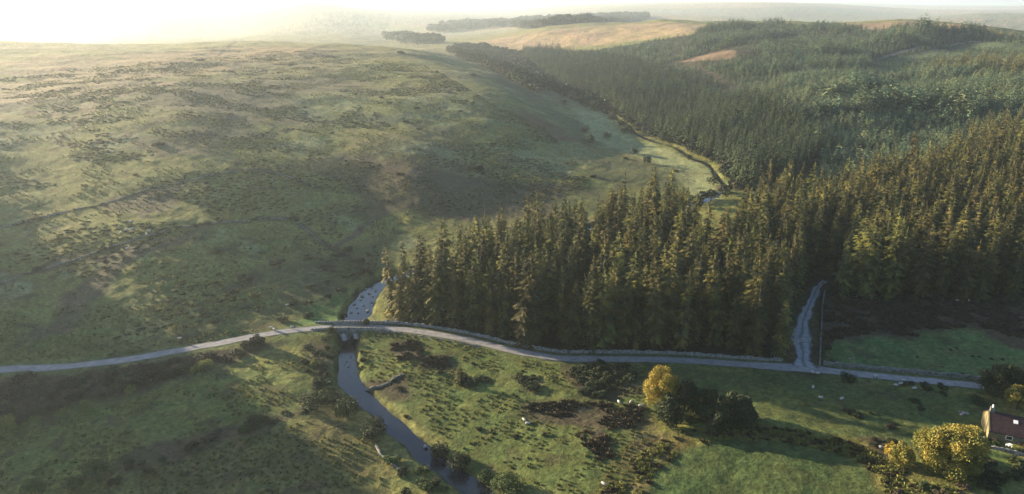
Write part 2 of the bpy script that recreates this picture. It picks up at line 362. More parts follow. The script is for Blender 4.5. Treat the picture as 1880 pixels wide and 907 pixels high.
# field beyond the road on the right, with dead bracken above it
patch([(1510,540),(1880,545),(1990,600),(1990,700),(1880,700),(1700,690),(1520,672)], mown * 1.7, 2, 2, 1)
patch([(1505,535),(1900,540),(1990,640),(1880,640),(1790,600),(1700,605),(1690,625),(1600,612),(1530,625),(1512,670)], heath * .9 + rust * .2, 2.0, 6, 1)
# bare hill tops beyond
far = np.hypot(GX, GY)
patch([(850,95),(880,75),(1000,58),(1150,44),(1335,46),(1290,62),(1190,72),(1080,84),(1000,96),(930,104)], pink, 4, 8, .9, .6 + .4 * G_far)  # bare hill, with its low pink sunlight put into the colour
patch([(1530,44),(1600,42),(1720,42),(1800,56),(1700,54),(1540,52)], pink * .85, 3, 5, .8)
patch([(1262,106),(1330,90),(1352,94),(1330,106),(1280,112)], pink * 1.2, 2, 3, .95)
patch([(0,110),(200,100),(420,85),(640,90),(560,110),(420,130),(250,170),(0,230)], pink * .85, 8, 20, .65)  # grazing sunlight painted as pink on the upper moor plateau
put(np.array([.17, .16, .11]) , sstep(1700, 2600, far) * .85); put(pink, sstep(.5, .6, fbm(GX, GY, 900, 3, 301)) * sstep(1700, 2600, far) * .7); put(pale, sstep(.58, .62, fbm(GX, GY, 400, 2, 311)) * sstep(1700, 2600, far) * .7)  # distant land lightened in its colour to add to the haze
# field banks and sheep paths on the moor
def on_land(line, n=5): return smooth_line(area(*line), n)
bank1 = on_land([(0,418),(60,403),(130,387),(200,372),(280,345),(350,331),(420,315),(470,312),(530,325),(590,350)])
bank2 = on_land([(0,519),(50,503),(100,488),(180,462),(250,440),(320,420),(400,409),(470,404),(530,403),(560,420),(592,447)])
paths = [[(0,205),(110,180),(200,165),(290,140),(350,115),(430,100)],[(130,163),(260,148),(360,118),(430,80),(445,72)],[(100,262),(130,240),(170,205)],[(400,148),(425,135),(440,112),(500,100)],[(620,450),(680,405),(720,385)],[(100,270),(230,250),(300,215)],[(590,440),(640,470)]]
for pth in paths:
    l = on_land(pth); dd = dist_line(GX + nx * 3, GY + ny * 3, l); wd = 1.2 + .0015 * np.hypot(GX, GY)
    put(heath * 1.5, (1 - sstep(wd * .5, wd * 1.2, dd)) * .8)
for l in (bank1, bank2):
    dd = dist_line(GX + nx * 2, GY + ny * 2, l)
    put(heath * .95, (1 - sstep(1.0, 3.5, dd)) * .65 * sstep(.35, .5, n3))
# verges
d_road = dist_line(GX, GY, road[::2, :2]); d_track = dist_line(GX, GY, track[::2, :2])
put(np.array([.075, .095, .032]), (1 - sstep(2.5, 5, d_road)) * .8)
put(np.array([.030, .025, .018]), (1 - sstep(3, 9, d_track)) * .7)
# river banks
d_riv, rvv = dist_line(GX, GY, river[::2, :2], river[::2, 2:])
put(dark * 1.2, (1 - sstep(rvv[..., 1] - .5, rvv[..., 1] + 1.8, d_riv + (n3 - .5) * 3)) * .9)

# plantations (also decide where trees stand)
blockA = np.array([on_plane(px, py, 2) for px, py in [(697,596),(745,600),(830,610),(935,632),(1020,646),(1130,650),(1250,652),(1380,660),(1455,666),(1452,640),(1455,600),(1468,560),(1488,525),(1505,490),(1500,430),(1440,410),(1360,426),(1345,494),(1266,490),(1258,430),(1200,424),(1120,440),(1090,468),(1040,462),(880,490),(860,525),(800,548),(745,552),(715,565)]])
blockB = np.array([on_plane(px, py, 4) for px, py in [(1512,538),(1600,545),(1750,548),(1880,546),(2050,560),(2100,400),(2000,315),(1880,318),(1780,330),(1700,350),(1610,375),(1520,390),(1500,430),(1520,470)]])
stand = area((1040,166),(1105,196),(1150,222),(1200,248),(1250,268),(1310,292),(1345,318),(1345,352),(1400,350),(1470,330),(1500,300),(1500,262),(1430,235),(1370,205),(1290,190),(1230,158),(1180,128),(1100,112),(1020,105),(960,104),(1000,140))
young = area((1000,100),(1090,92),(1190,78),(1270,65),(1340,48),(1430,44),(1530,50),(1600,60),(1700,58),(1800,62),(1900,70),(2200,80),(2300,180),(2300,300),(2050,330),(1880,325),(1780,335),(1700,345),(1610,370),(1520,385),(1500,350),(1500,262),(1430,235),(1370,205),(1290,190),(1230,158),(1180,128),(1100,112))
clear1 = area((1245,114),(1300,98),(1332,90),(1352,94),(1352,106),(1310,112),(1275,113))
grassy = area((1600,112),(1680,98),(1760,82),(1830,76),(2100,80),(2100,150),(1900,138),(1800,132),(1700,130),(1640,138),(1580,128))
top_bare = area((1520,46),(1600,44),(1720,44),(1800,58),(1900,66),(1880,76),(1800,66),(1700,56),(1560,52))
rides = [on_land([(1300,168),(1400,200),(1520,205),(1640,196),(1720,190)]), on_land([(1240,112),(1300,135),(1360,165),(1400,185),(1450,215),(1500,245)]), on_land([(1590,112),(1640,100),(1740,84),(1800,76)]), on_land([(1500,75),(1545,84),(1590,110)]), on_land([(1120,112),(1200,100),(1262,107)])]
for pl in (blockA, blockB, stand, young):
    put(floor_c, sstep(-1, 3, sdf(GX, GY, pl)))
put(np.array([.07, .09, .045]), sstep(-2, 6, sdf(GX, GY, grassy)))
put(pink * .5, sstep(-2, 3, sdf(GX, GY, clear1)))
put(pink * .8, sstep(-2, 6, sdf(GX, GY, top_bare)))
put(np.array([.16, .15, .12]), (1 - sstep(1.5, 4, dist_line(GX, GY, rides[2]))) * .9)
clump = sstep(.60, .70, fbm(GX, GY, 4.2, 3, 211)) * sstep(.45, .6, n2)
put(heath * .8, clump * .55 * (1 - mk))
col *= (.62 + .76 * fine)[..., None] * (.78 + .44 * n3)[..., None]
nA, nR = GX.shape
V = np.stack([GX, GY, GZ], -1).reshape(-1, 3)
V = np.vstack([V, [[0, 0, float(GZ[:, 0].mean())]]])
ii, jj = np.meshgrid(np.arange(nA), np.arange(nR - 1), indexing='ij'); i2 = (ii + 1) % nA
F = np.stack([ii * nR + jj, ii * nR + jj + 1, i2 * nR + jj + 1, i2 * nR + jj], -1).reshape(-1, 4)
k = np.arange(nA); F3 = np.stack([np.full(nA, nA * nR), k * nR, ((k + 1) % nA) * nR, ((k + 1) % nA) * nR], -1)
gm = bpy.data.materials.new("turf_and_heath"); gm.use_nodes = True
n = gm.node_tree.nodes; L = gm.node_tree.links; b = n["Principled BSDF"]; b.inputs["Roughness"].default_value = .95; b.inputs["Specular IOR Level"].default_value = .1
at_n = n.new("ShaderNodeAttribute"); at_n.attribute_name = "cover"; geo = n.new("ShaderNodeNewGeometry")
z1 = n.new("ShaderNodeTexNoise"); z1.inputs["Scale"].default_value = 1.1; z1.inputs["Detail"].default_value = 6; z1.inputs["Roughness"].default_value = .65
z2 = n.new("ShaderNodeTexNoise"); z2.inputs["Scale"].default_value = .16; z2.inputs["Detail"].default_value = 5
L.new(geo.outputs["Position"], z1.inputs["Vector"]); L.new(geo.outputs["Position"], z2.inputs["Vector"])
mr = n.new("ShaderNodeMapRange"); mr.inputs[1].default_value = .3; mr.inputs[2].default_value = .7; mr.inputs[3].default_value = .55; mr.inputs[4].default_value = 1.5; L.new(z1.outputs["Fac"], mr.inputs[0])
mr2 = n.new("ShaderNodeMapRange"); mr2.inputs[1].default_value = .3; mr2.inputs[2].default_value = .7; mr2.inputs[3].default_value = .47; mr2.inputs[4].default_value = .525; L.new(z2.outputs["Fac"], mr2.inputs[0])
hs = n.new("ShaderNodeHueSaturation"); L.new(at_n.outputs["Color"], hs.inputs["Color"]); L.new(mr.outputs[0], hs.inputs["Value"]); L.new(mr2.outputs[0], hs.inputs["Hue"])
L.new(hs.outputs[0], b.inputs["Base Color"])
bp = n.new("ShaderNodeBump"); bp.inputs["Distance"].default_value = .35; L.new(z1.outputs["Fac"], bp.inputs["Height"]); L.new(bp.outputs[0], b.inputs["Normal"])
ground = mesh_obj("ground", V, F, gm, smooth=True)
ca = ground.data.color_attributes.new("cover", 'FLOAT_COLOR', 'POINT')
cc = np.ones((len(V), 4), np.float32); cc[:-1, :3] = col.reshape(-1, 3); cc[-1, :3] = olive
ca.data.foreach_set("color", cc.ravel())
tag(ground, kind="structure")

# ------------------------------------------------------------------ strips: water, road, track
def strip(name, line, halfw, zfun, m, across=6, jitter=0, kind="structure", dens=1.0):
    # resample
    P = line; out = [P[0]]
    for i in range(len(P) - 1):
        k = max(1, int(np.hypot(*(P[i + 1, :2] - P[i, :2])) / dens))
        for j in range(1, k + 1): out.append(P[i] + (P[i + 1] - P[i]) * j / k)
    P = np.array(out); T = np.gradient(P[:, :2], axis=0); T /= np.linalg.norm(T, axis=1)[:, None] + 1e-9
    N = np.stack([-T[:, 1], T[:, 0]], 1); W = P[:, 3] if halfw is None else np.full(len(P), halfw)
    rng = np.random.RandomState(4); us = np.linspace(-1, 1, across + 1); V = []
    for i in range(len(P)):
        jl, jr = (vnoise(i * .35, 0, 3) - .5) * jitter, (vnoise(i * .35, 9, 8) - .5) * jitter
        for u in us:
            ww = W[i] * u + (jl if u < 0 else jr) * abs(u); x, y = P[i, :2] + N[i] * ww
            V.append((x, y, 0, P[i, 2], u))
    V = np.array(V); z = zfun(V); VV = np.stack([V[:, 0], V[:, 1], z], 1); k = across + 1
    F = [(i * k + j, i * k + j + 1, (i + 1) * k + j + 1, (i + 1) * k + j) for i in range(len(P) - 1) for j in range(across)]
    o = mesh_obj(name, VV, F, m, smooth=True)
    uv = o.data.uv_layers.new(name="along"); li = np.zeros(len(o.data.loops), np.int32); o.data.loops.foreach_get("vertex_index", li)
    s = np.concatenate([[0], np.cumsum(np.linalg.norm(np.diff(P[:, :2], axis=0), axis=1))]); uvs = np.stack([V[:, 4], np.repeat(s, k)], 1)[li]
    uv.data.foreach_set("uv", uvs.astype(np.float32).ravel())
    return tag(o, kind=kind)
wm = mat("river_water", (.006, .009, .014), (.012, .015, .018), .5, rough=.07, spec=.45)
wn = wm.node_tree.nodes; wL = wm.node_tree.links
zz = wn.new("ShaderNodeTexNoise"); zz.inputs["Scale"].default_value = 1.6; zz.inputs["Detail"].default_value = 3; gg = wn.new("ShaderNodeNewGeometry"); wL.new(gg.outputs["Position"], zz.inputs["Vector"])
bb = wn.new("ShaderNodeBump"); bb.inputs["Distance"].default_value = .05; wL.new(zz.outputs["Fac"], bb.inputs["Height"]); wL.new(bb.outputs[0], wn["Principled BSDF"].inputs["Normal"])
rw = river.copy(); rw[:, 3] += np.clip((rw[:, 3] - 1) * .9, .6, 2.0)
strip("river_water", rw, None, lambda V: V[:, 3], wm, 2)

def road_mat(name, a, b_, verge, ruts=0, bright=1):
    m = bpy.data.materials.new(name); m.use_nodes = True; n = m.node_tree.nodes; L = m.node_tree.links; b = n["Principled BSDF"]
    b.inputs["Roughness"].default_value = .85; b.inputs["Specular IOR Level"].default_value = .3
    uv = n.new("ShaderNodeUVMap"); uv.uv_map = "along"; sp = n.new("ShaderNodeSeparateXYZ"); L.new(uv.outputs[0], sp.inputs[0])
    geo = n.new("ShaderNodeNewGeometry"); z = n.new("ShaderNodeTexNoise"); z.inputs["Scale"].default_value = .7; z.inputs["Detail"].default_value = 6; L.new(geo.outputs["Position"], z.inputs["Vector"])
    mx = n.new("ShaderNodeMix"); mx.data_type = 'RGBA'; mx.inputs[6].default_value = (*a, 1); mx.inputs[7].default_value = (*b_, 1); 
    cr = n.new("ShaderNodeMapRange"); cr.inputs[1].default_value = .35; cr.inputs[2].default_value = .65; L.new(z.outputs["Fac"], cr.inputs[0]); L.new(cr.outputs[0], mx.inputs[0])
    col = mx.outputs[2]
    ab = n.new("ShaderNodeMath"); ab.operation = 'ABSOLUTE'; L.new(sp.outputs["X"], ab.inputs[0])
    ad = n.new("ShaderNodeMath"); ad.operation = 'MULTIPLY_ADD'; ad.inputs[1].default_value = .5; L.new(z.outputs["Fac"], ad.inputs[0]); L.new(ab.outputs[0], ad.inputs[2])
    e = n.new("ShaderNodeMapRange"); e.inputs[1].default_value = 1.02; e.inputs[2].default_value = 1.22; L.new(ad.outputs[0], e.inputs[0])
    m2 = n.new("ShaderNodeMix"); m2.data_type = 'RGBA'; m2.inputs[7].default_value = (*verge, 1); L.new(e.outputs[0], m2.inputs[0]); L.new(col, m2.inputs[6]); col = m2.outputs[2]
    if ruts:
        wv = n.new("ShaderNodeMath"); wv.operation = 'MULTIPLY'; wv.inputs[1].default_value = ruts; L.new(sp.outputs["X"], wv.inputs[0])
        z3 = n.new("ShaderNodeTexNoise"); z3.inputs["Scale"].default_value = .16; L.new(geo.outputs["Position"], z3.inputs["Vector"])
        a3 = n.new("ShaderNodeMath"); a3.operation = 'MULTIPLY_ADD'; a3.inputs[1].default_value = 3; L.new(z3.outputs["Fac"], a3.inputs[0]); L.new(wv.outputs[0], a3.inputs[2])
        sn = n.new("ShaderNodeMath"); sn.operation = 'SINE'; L.new(a3.outputs[0], sn.inputs[0])
        r3 = n.new("ShaderNodeMapRange"); r3.inputs[1].default_value = -.1; r3.inputs[2].default_value = .9; r3.inputs[3].default_value = 0; r3.inputs[4].default_value = .55; L.new(sn.outputs[0], r3.inputs[0])
        m4 = n.new("ShaderNodeMix"); m4.data_type = 'RGBA'; m4.inputs[7].default_value = (.04, .045, .035, 1); L.new(r3.outputs[0], m4.inputs[0]); L.new(col, m4.inputs[6]); col = m4.outputs[2]
    L.new(col, b.inputs["Base Color"]); return m
rm = road_mat("worn_asphalt", (.17, .165, .165), (.25, .24, .235), (.06, .06, .04))
tm = road_mat("track_gravel", (.20, .20, .20), (.30, .29, .285), (.05, .045, .03), ruts=7)
strip("road", road, None, lambda V: H(V[:, 0], V[:, 1]) + .06, rm, 6, .5, dens=.7)
strip("track", track, None, lambda V: H(V[:, 0], V[:, 1]) + .10, tm, 10, 1.2, dens=.6)
# ------------------------------------------------------------------ foliage and wood materials
M = {}
M['spruce'] = mat("spruce_needles", (.012, .022, .012), (.150, .138, .028), .30, rough=.8, rnd=.42, trans=.05)  # gold stands for sunlit tips, near-black for shade, within the needle colour
M['spruce_shaded'] = mat('shaded_wood_needles', (.016, .034, .020), (.070, .090, .034), .12, rough=.8, rnd=.35, trans=.05)  # needles darkened to paint the shaded side of the riverside wood
M['spruce_young'] = mat("young_spruce_needles", (.040, .082, .050), (.145, .175, .075), .06, rough=.8, rnd=.4, trans=.06)
M['bark'] = mat("bark", (.05, .038, .028), (.10, .08, .06), 3, bump=.03)
M['larch'] = mat('larch_needles', (.07, .085, .035), (.15, .14, .05), .3, rough=.8, rnd=.3, trans=.1)
M['gold'] = mat("golden_leaves", (.17, .14, .022), (.36, .26, .04), .5, rough=.6, trans=.15)
M['oak'] = mat("turning_leaves", (.075, .095, .020), (.27, .21, .04), .45, rough=.6, trans=.12)
M['leaf_dark'] = mat("dark_leaves", (.018, .028, .012), (.040, .055, .020), 1.0, rough=.7, rnd=.2, trans=.1)
M['leaf_green'] = mat("green_leaves", (.040, .062, .020), (.075, .10, .03), 1.0, rough=.7, rnd=.2, trans=.15)
M['leaf_yellow'] = mat("yellowing_leaves", (.11, .13, .03), (.19, .19, .05), 1.0, rough=.7, rnd=.15, trans=.2)
M['willow'] = mat("purple_brown_twigs", (.028, .030, .018), (.085, .076, .040), .5, rough=.8, rnd=.45, trans=.05)
M['bracken'] = mat("dead_bracken", (.036, .029, .018), (.066, .050, .028), .8, rough=.9, rnd=.3)
M['gorse'] = mat("gorse_spines", (.022, .026, .014), (.045, .048, .022), .8, rough=.9, rnd=.3)
M['tuft'] = mat("grass_tuft", (.12, .135, .04), (.20, .19, .07), .2, rough=.9, rnd=.3, trans=.25)
M['stone'] = mat("lichened_granite", (.09, .09, .08), (.27, .26, .24), 1.6, bump=.06)
M['stone_dark'] = mat("mossy_granite", (.07, .075, .06), (.20, .20, .18), 1.4, bump=.06)
M['wool'] = mat("fleece", (.30, .29, .26), (.44, .42, .38), 6, rough=1, bump=.02)
M['skin_dark'] = mat("sheep_face", (.06, .05, .045), (.10, .09, .08), 6)
M['wood'] = mat("weathered_wood", (.10, .085, .07), (.19, .17, .15), 3)
M['wood_pale'] = mat("bleached_wood", (.30, .28, .25), (.45, .42, .38), 3)
M['metal'] = mat("galvanised_steel", (.35, .36, .37), (.5, .5, .5), 4, rough=.45, spec=.5)
M['slate'] = mat("dark_red_roof", (.022, .012, .014), (.045, .026, .026), 1.5, rough=.7, bump=.02)
M['white'] = mat("white_paint", (.72, .72, .70), (.82, .82, .80), 2, rough=.5)
M['render'] = mat("ochre_wall", (.15, .125, .065), (.22, .185, .10), 1.2, bump=.02)
M['glass'] = mat("window_glass", (.02, .022, .03), (.03, .03, .04), 1, rough=.08, spec=.8)

def tube(pts, rad, n=6):
    """a tapered tube through points -> verts, quads"""
    pts = [np.array(p, float) for p in pts]; V = []; F = []
    for i, p in enumerate(pts):
        d = pts[min(i + 1, len(pts) - 1)] - pts[max(i - 1, 0)]; d /= np.linalg.norm(d) + 1e-9
        a = np.cross(d, [0, 0, 1] if abs(d[2]) < .9 else [1, 0, 0]); a /= np.linalg.norm(a); b = np.cross(d, a)
        for k in range(n): V.append(p + rad[i] * (math.cos(2 * math.pi * k / n) * a + math.sin(2 * math.pi * k / n) * b))
    for i in range(len(pts) - 1):
        for k in range(n): F.append((i * n + k, i * n + (k + 1) % n, (i + 1) * n + (k + 1) % n, (i + 1) * n + k))
    F.append(tuple(range(n))[::-1]); F.append(tuple((len(pts) - 1) * n + k for k in range(n)))
    return V, F
def join(parts):
    V = []; F = []
    for v, f in parts:
        o = len(V); V += [tuple(q) for q in v]; F += [tuple(o + i for i in q) for q in f]
    return V, F
def box(x0, x1, y0, y1, z0, z1):
    return [(x, y, z) for z in (z0, z1) for y in (y0, y1) for x in (x0, x1)], [(0, 2, 3, 1), (4, 5, 7, 6), (0, 1, 5, 4), (2, 6, 7, 3), (0, 4, 6, 2), (1, 3, 7, 5)]
def spruce_crown(seed, h=1.0, rad=.12, whorls=30, per=8, stations=5, low=.06, thin=1.0):
    """drooping branches in whorls, every branch a comb of hanging sprays; height 1"""
    rg = random.Random(seed); V = []; F = []
    lean = (rg.uniform(-.012, .012), rg.uniform(-.012, .012))
    for wv in range(whorls):
        t = low + (1 - low) * (wv / whorls) ** .92; z = h * t
        env = rad * min(1, (1 - t) ** .62 * 1.32 + .015) * (1 - .25 * max(0, .3 - t) / .3)
        for b_ in range(per if t < .9 else max(4, per - 3)):
            if rg.random() < .10 * thin: continue
            a = rg.uniform(0, 6.283); Lb = env * rg.uniform(.62, 1.22); ca, sa = math.cos(a), math.sin(a)
            up = .25 + .55 * t; z0 = z + rg.uniform(-.5, .5) / whorls * h
            px_, pz_ = [], []
            for s in range(stations + 1):
                q = s / stations; px_.append(q * Lb); pz_.append(z0 + Lb * (up * q * .6 - (.95 - .5 * t) * q * q * .9))
            tw = rg.uniform(-.5, .5)
            for s in range(stations):
                q = (s + .5) / stations; wdt = Lb * .42 * (1.1 - q * .75) + .006
                for side in (-1, 1):
                    ox, oy = -sa * side, ca * side
                    i0 = len(V); x0, z0_ = px_[s], pz_[s]; x1, z1_ = px_[s + 1], pz_[s + 1]
                    xo = x1 + wdt * .45
                    V.append((ca * x0 + lean[0] * t, sa * x0 + lean[1] * t, z0_))
                    V.append((ca * x1 + lean[0] * t, sa * x1 + lean[1] * t, z1_ + .002))
                    V.append((ca * xo + ox * wdt + lean[0] * t, sa * xo + oy * wdt + lean[1] * t, (z0_ + z1_) / 2 - wdt * (.32 + rg.uniform(-.2, .3)) + tw * side * wdt * .3))
                    F.append((i0, i0 + 1, i0 + 2))
            i0 = len(V); wt = Lb * .10 + .003
            V += [(ca * px_[-2] - sa * wt, sa * px_[-2] + ca * wt, pz_[-2]), (ca * px_[-2] + sa * wt, sa * px_[-2] - ca * wt, pz_[-2]), (ca * px_[-1] * 1.12, sa * px_[-1] * 1.12, pz_[-1] - .002)]
            F.append((i0, i0 + 1, i0 + 2))
    for k in range(4):   # leader
        a = k * 1.57; i0 = len(V); V += [(math.cos(a) * .006 + lean[0], math.sin(a) * .006 + lean[1], h * .95), (-math.sin(a) * .006 + lean[0], math.cos(a) * .006 + lean[1], h * .95), (lean[0], lean[1], h * 1.02)]; F.append((i0, i0 + 1, i0 + 2))
    return np.array(V), np.array(F)
def leaf_cloud(seed, lobes, n, size, flat=1.0):
    """leaf-sized faces scattered in and on lobes (x, y, z, r)"""
    rg = np.random.RandomState(seed); lob = np.array(lobes); p = lob[:, 3] ** 2; p /= p.sum()
    idx = rg.choice(len(lob), n, p=p); d = rg.normal(size=(n, 3)); d /= np.linalg.norm(d, axis=1)[:, None]
    d[:, 2] = np.where((d[:, 2] < -.3) & (rg.rand(n) < .6), -d[:, 2], d[:, 2])
    rr = lob[idx, 3] * (1 - .45 * rg.rand(n) ** 2.2) * (1 + .16 * (rg.rand(n) ** 6)); c = lob[idx, :3] + d * rr[:, None] * np.array([1, 1, flat])
    nrm = d * .6 + rg.normal(size=(n, 3)) * .7 + [0, 0, .25]; nrm /= np.linalg.norm(nrm, axis=1)[:, None]
    t = np.cross(nrm, rg.normal(size=(n, 3))); t /= np.linalg.norm(t, axis=1)[:, None]; b = np.cross(nrm, t)
    s = size * (.6 + .8 * rg.rand(n))[:, None]
    V = np.stack([c - t * s * .6, c + b * s * .38, c + t * s * .6, c - b * s * .38], 1).reshape(-1, 3)
    return V, np.arange(n * 4).reshape(-1, 4)
def crown_lobes(seed, rx, ry, rz, n, r0, r1, zc):
    rg = random.Random(seed); out = [(0, 0, zc, min(rx, rz) * .55)]
    for i in range(n):
        u = rg.uniform(-.75, 1); a = rg.uniform(0, 6.283); s = math.sqrt(max(0, 1 - u * u)); q = rg.uniform(.62, .9)
        out.append((math.cos(a) * s * rx * q, math.sin(a) * s * ry * q, zc + u * rz * q, rg.uniform(r0, r1)))
    return out

# ------------------------------------------------------------------ spruces: eight different crowns
NV = 8
spr = [spruce_crown(s, 1, [.13, .112, .142, .12, .15, .112, .135, .105][s], whorls=[22, 20, 24, 21, 23, 20, 22, 24][s], per=[7, 7, 8, 7, 8, 7, 7, 7][s], stations=4) for s in range(NV)]
crown_me = []; 
for s in range(NV):
    o = mesh_obj("crown", spr[s][0], spr[s][1], M['spruce'], link=False); crown_me.append(o.data); bpy.data.objects.remove(o)
v, f = tube([(0, 0, -.02), (0, 0, .3), (0, 0, .7), (0, 0, .97)], [.0125, .010, .006, .0015], 7)
o = mesh_obj("trunk", v, f, M['bark'], link=False); trunk_me = o.data; bpy.data.objects.remove(o)

def fill(poly, sp, seed, jit=.42):
    rg = np.random.RandomState(seed); lo = poly.min(0); hi = poly.max(0)
    xs = np.arange(lo[0], hi[0], sp); ys = np.arange(lo[1], hi[1], sp * .9)
    X, Y = np.meshgrid(xs, ys); X = X + (np.arange(len(ys)) % 2)[:, None] * sp * .5
    X = (X + rg.uniform(-jit, jit, X.shape) * sp).ravel(); Y = (Y + rg.uniform(-jit, jit, Y.shape) * sp).ravel()
    m = inside(X, Y, poly); return X[m], Y[m]
def visible_wedge(x, y, marg=1.12): return np.abs(x) < (940 / FPX) * marg * (y * math.cos(PITCH) + 80 * math.sin(PITCH)) + 15
tall = []
for poly, sp, seed in ((blockA, 5.1, 1), (blockB, 5.3, 2)):
    X, Y = fill(poly, sp, seed)
    m = (dist_line(X, Y, road[:, :2]) > 4.5) & (dist_line(X, Y, track[:, :2]) > 5.0) & (dist_line(X, Y, river[:, :2]) > 5.5) & visible_wedge(X, Y)
    X, Y = X[m], Y[m]; rg = np.random.RandomState(seed + 50)
    hh = (24.5 if poly is blockA else 23.5) * (1 + rg.normal(0, .15, len(X)))
    hh *= np.where(rg.rand(len(X)) < .06, .72, 1)
    for q in range(len(X)): tall.append((X[q], Y[q], float(np.clip(hh[q], 15, 31)), 'A' if poly is blockA else 'B'))
tall = np.array([(a, b, c, 0 if k == 'A' else 1) for a, b, c, k in tall])
tz = H(tall[:, 0], tall[:, 1])
# the three hundred that show largest: those with nothing tall right in front of them, nearest first
def score_tree(i):
    x, y, h, _ = tall[i]; return 0
D = np.hypot(tall[:, 0], tall[:, 1]); bear = np.arctan2(tall[:, 0], tall[:, 1]); top = np.arctan2(tz + tall[:, 2] - CAMZ, D)
vis = np.zeros(len(tall))
for i in range(len(tall)):
    nr = (D < D[i] - .5) & (np.abs(bear - bear[i]) < 1.6 / D[i])
    hid = max(top[nr].max() if nr.any() else -1, np.arctan2(tz[i] - CAMZ, D[i])); vis[i] = max(0, top[i] - hid) * (1 if tall[i, 2] > 0 else 0)
    if abs(tall[i, 0]) > .735 * (tall[i, 1] * math.cos(PITCH) + 80 * math.sin(PITCH)): vis[i] = 0
order = np.argsort(-vis); single = order[:300]; rest = order[300:]
row_front = [i for i in single if vis[i] > .055 and tall[i, 3] == 0]
fr = sorted([i for i in single if tall[i, 3] == 0 and dist_line(tall[i:i+1, 0], tall[i:i+1, 1], np.vstack([blockA[:9]]))[0] < 4.0], key=lambda i: bear[i])
ordn = ["first", "second", "third", "fourth", "fifth", "sixth", "seventh", "eighth", "ninth", "tenth", "eleventh", "twelfth", "thirteenth", "fourteenth", "fifteenth", "sixteenth", "seventeenth", "eighteenth", "nineteenth", "twentieth",
        "twenty-first", "twenty-second", "twenty-third", "twenty-fourth", "twenty-fifth", "twenty-sixth", "twenty-seventh", "twenty-eighth", "twenty-ninth", "thirtieth", "thirty-first", "thirty-second", "thirty-third", "thirty-fourth", "thirty-fifth", "thirty-sixth", "thirty-seventh", "thirty-eighth", "thirty-ninth", "fortieth"]
rgt = random.Random(5)
tops_left = sorted([i for i in single if tall[i, 3] == 0], key=lambda i: bear[i])
edgeB = sorted([i for i in single if tall[i, 3] == 1 and dist_line(tall[i:i+1, 0], tall[i:i+1, 1], blockB[:5])[0] < 4.2], key=lambda i: bear[i])
for i in single:
    x, y, h, blk = tall[i]; i = int(i)
    grp = "tall dark spruces of the roadside plantation" if blk == 0 else "tall dark spruces east of the forest track"
    if i in fr: lab = "tall spruce, %s from the river along the plantation's roadside edge" % (ordn[fr.index(i)] if fr.index(i) < 40 else "last")
    elif i in edgeB: lab = "tall dark spruce, %s from the track along the edge above the brown bracken" % (ordn[edgeB.index(i)] if edgeB.index(i) < 40 else "last")
    elif blk == 0: lab = "tall spruce with sunlit top, standing inside the plantation between river and track"
    else: lab = "tall spruce with sunlit top, inside the plantation on the far side of the track"
    e = empty("spruce_tree", (x, y, float(tz[i]) - .1), rgt.uniform(0, 6.28), (h * rgt.uniform(.88, 1.12),) * 2 + (h,), lab, "tree", grp)
    e.rotation_euler = (rgt.gauss(0, .022), rgt.gauss(0, .022), e.rotation_euler[2])
    for nm, me in (("trunk", trunk_me), ("crown", crown_me[rgt.randrange(NV)])):
        c = bpy.data.objects.new(nm, me); C.objects.link(c); c.parent = e

# ------------------------------------------------------------------ forests that read as one mass
def scatter(name, X, Y, Z, S, variants, kind="stuff", seed=0, squash=None):
    """one object: points that carry a copy of one of the variant meshes each"""
    me = bpy.data.meshes.new(name); n_ = len(X); me.vertices.add(n_)
    me.vertices.foreach_set("co", np.stack([X, Y, Z], 1).astype(np.float32).ravel())
    rg = np.random.RandomState(seed)
    a = me.attributes.new("size", 'FLOAT', 'POINT'); a.data.foreach_set("value", S.astype(np.float32))
    a = me.attributes.new("turn", 'FLOAT', 'POINT'); a.data.foreach_set("value", rg.uniform(0, 6.28, n_).astype(np.float32))
    a = me.attributes.new("which", 'INT', 'POINT'); a.data.foreach_set("value", rg.randint(0, len(variants), n_).astype(np.int32))
    o = bpy.data.objects.new(name, me); C.objects.link(o); tag(o, kind=kind)
    vc = bpy.data.collections.new(name + "_kinds")
    for v_ in variants:
        q = bpy.data.objects.new("variant", v_); vc.objects.link(q)
    g = bpy.data.node_groups.new(name, 'GeometryNodeTree'); g.interface.new_socket("Geometry", in_out='INPUT', socket_type='NodeSocketGeometry'); g.interface.new_socket("Geometry", in_out='OUTPUT', socket_type='NodeSocketGeometry')
    N = g.nodes; L = g.links; gi = N.new("NodeGroupInput"); go = N.new("NodeGroupOutput"); ip = N.new("GeometryNodeInstanceOnPoints"); ci = N.new("GeometryNodeCollectionInfo")
    ci.inputs["Collection"].default_value = vc; ci.inputs["Separate Children"].default_value = True; ci.inputs["Reset Children"].default_value = True
    def att(nm, ty):
        q = N.new("GeometryNodeInputNamedAttribute"); q.data_type = ty; q.inputs[0].default_value = nm; return q.outputs["Attribute"]
    cb = N.new("ShaderNodeCombineXYZ"); L.new(att("turn", 'FLOAT'), cb.inputs["Z"])
    L.new(gi.outputs[0], ip.inputs["Points"]); L.new(ci.outputs[0], ip.inputs["Instance"]); ip.inputs["Pick Instance"].default_value = True
    L.new(att("which", 'INT'), ip.inputs["Instance Index"]); L.new(cb.outputs[0], ip.inputs["Rotation"])
    L.new(att("size", 'FLOAT'), ip.inputs["Scale"]); L.new(ip.outputs[0], go.inputs[0])
    md = o.modifiers.new("scatter", 'NODES'); md.node_group = g
    return o
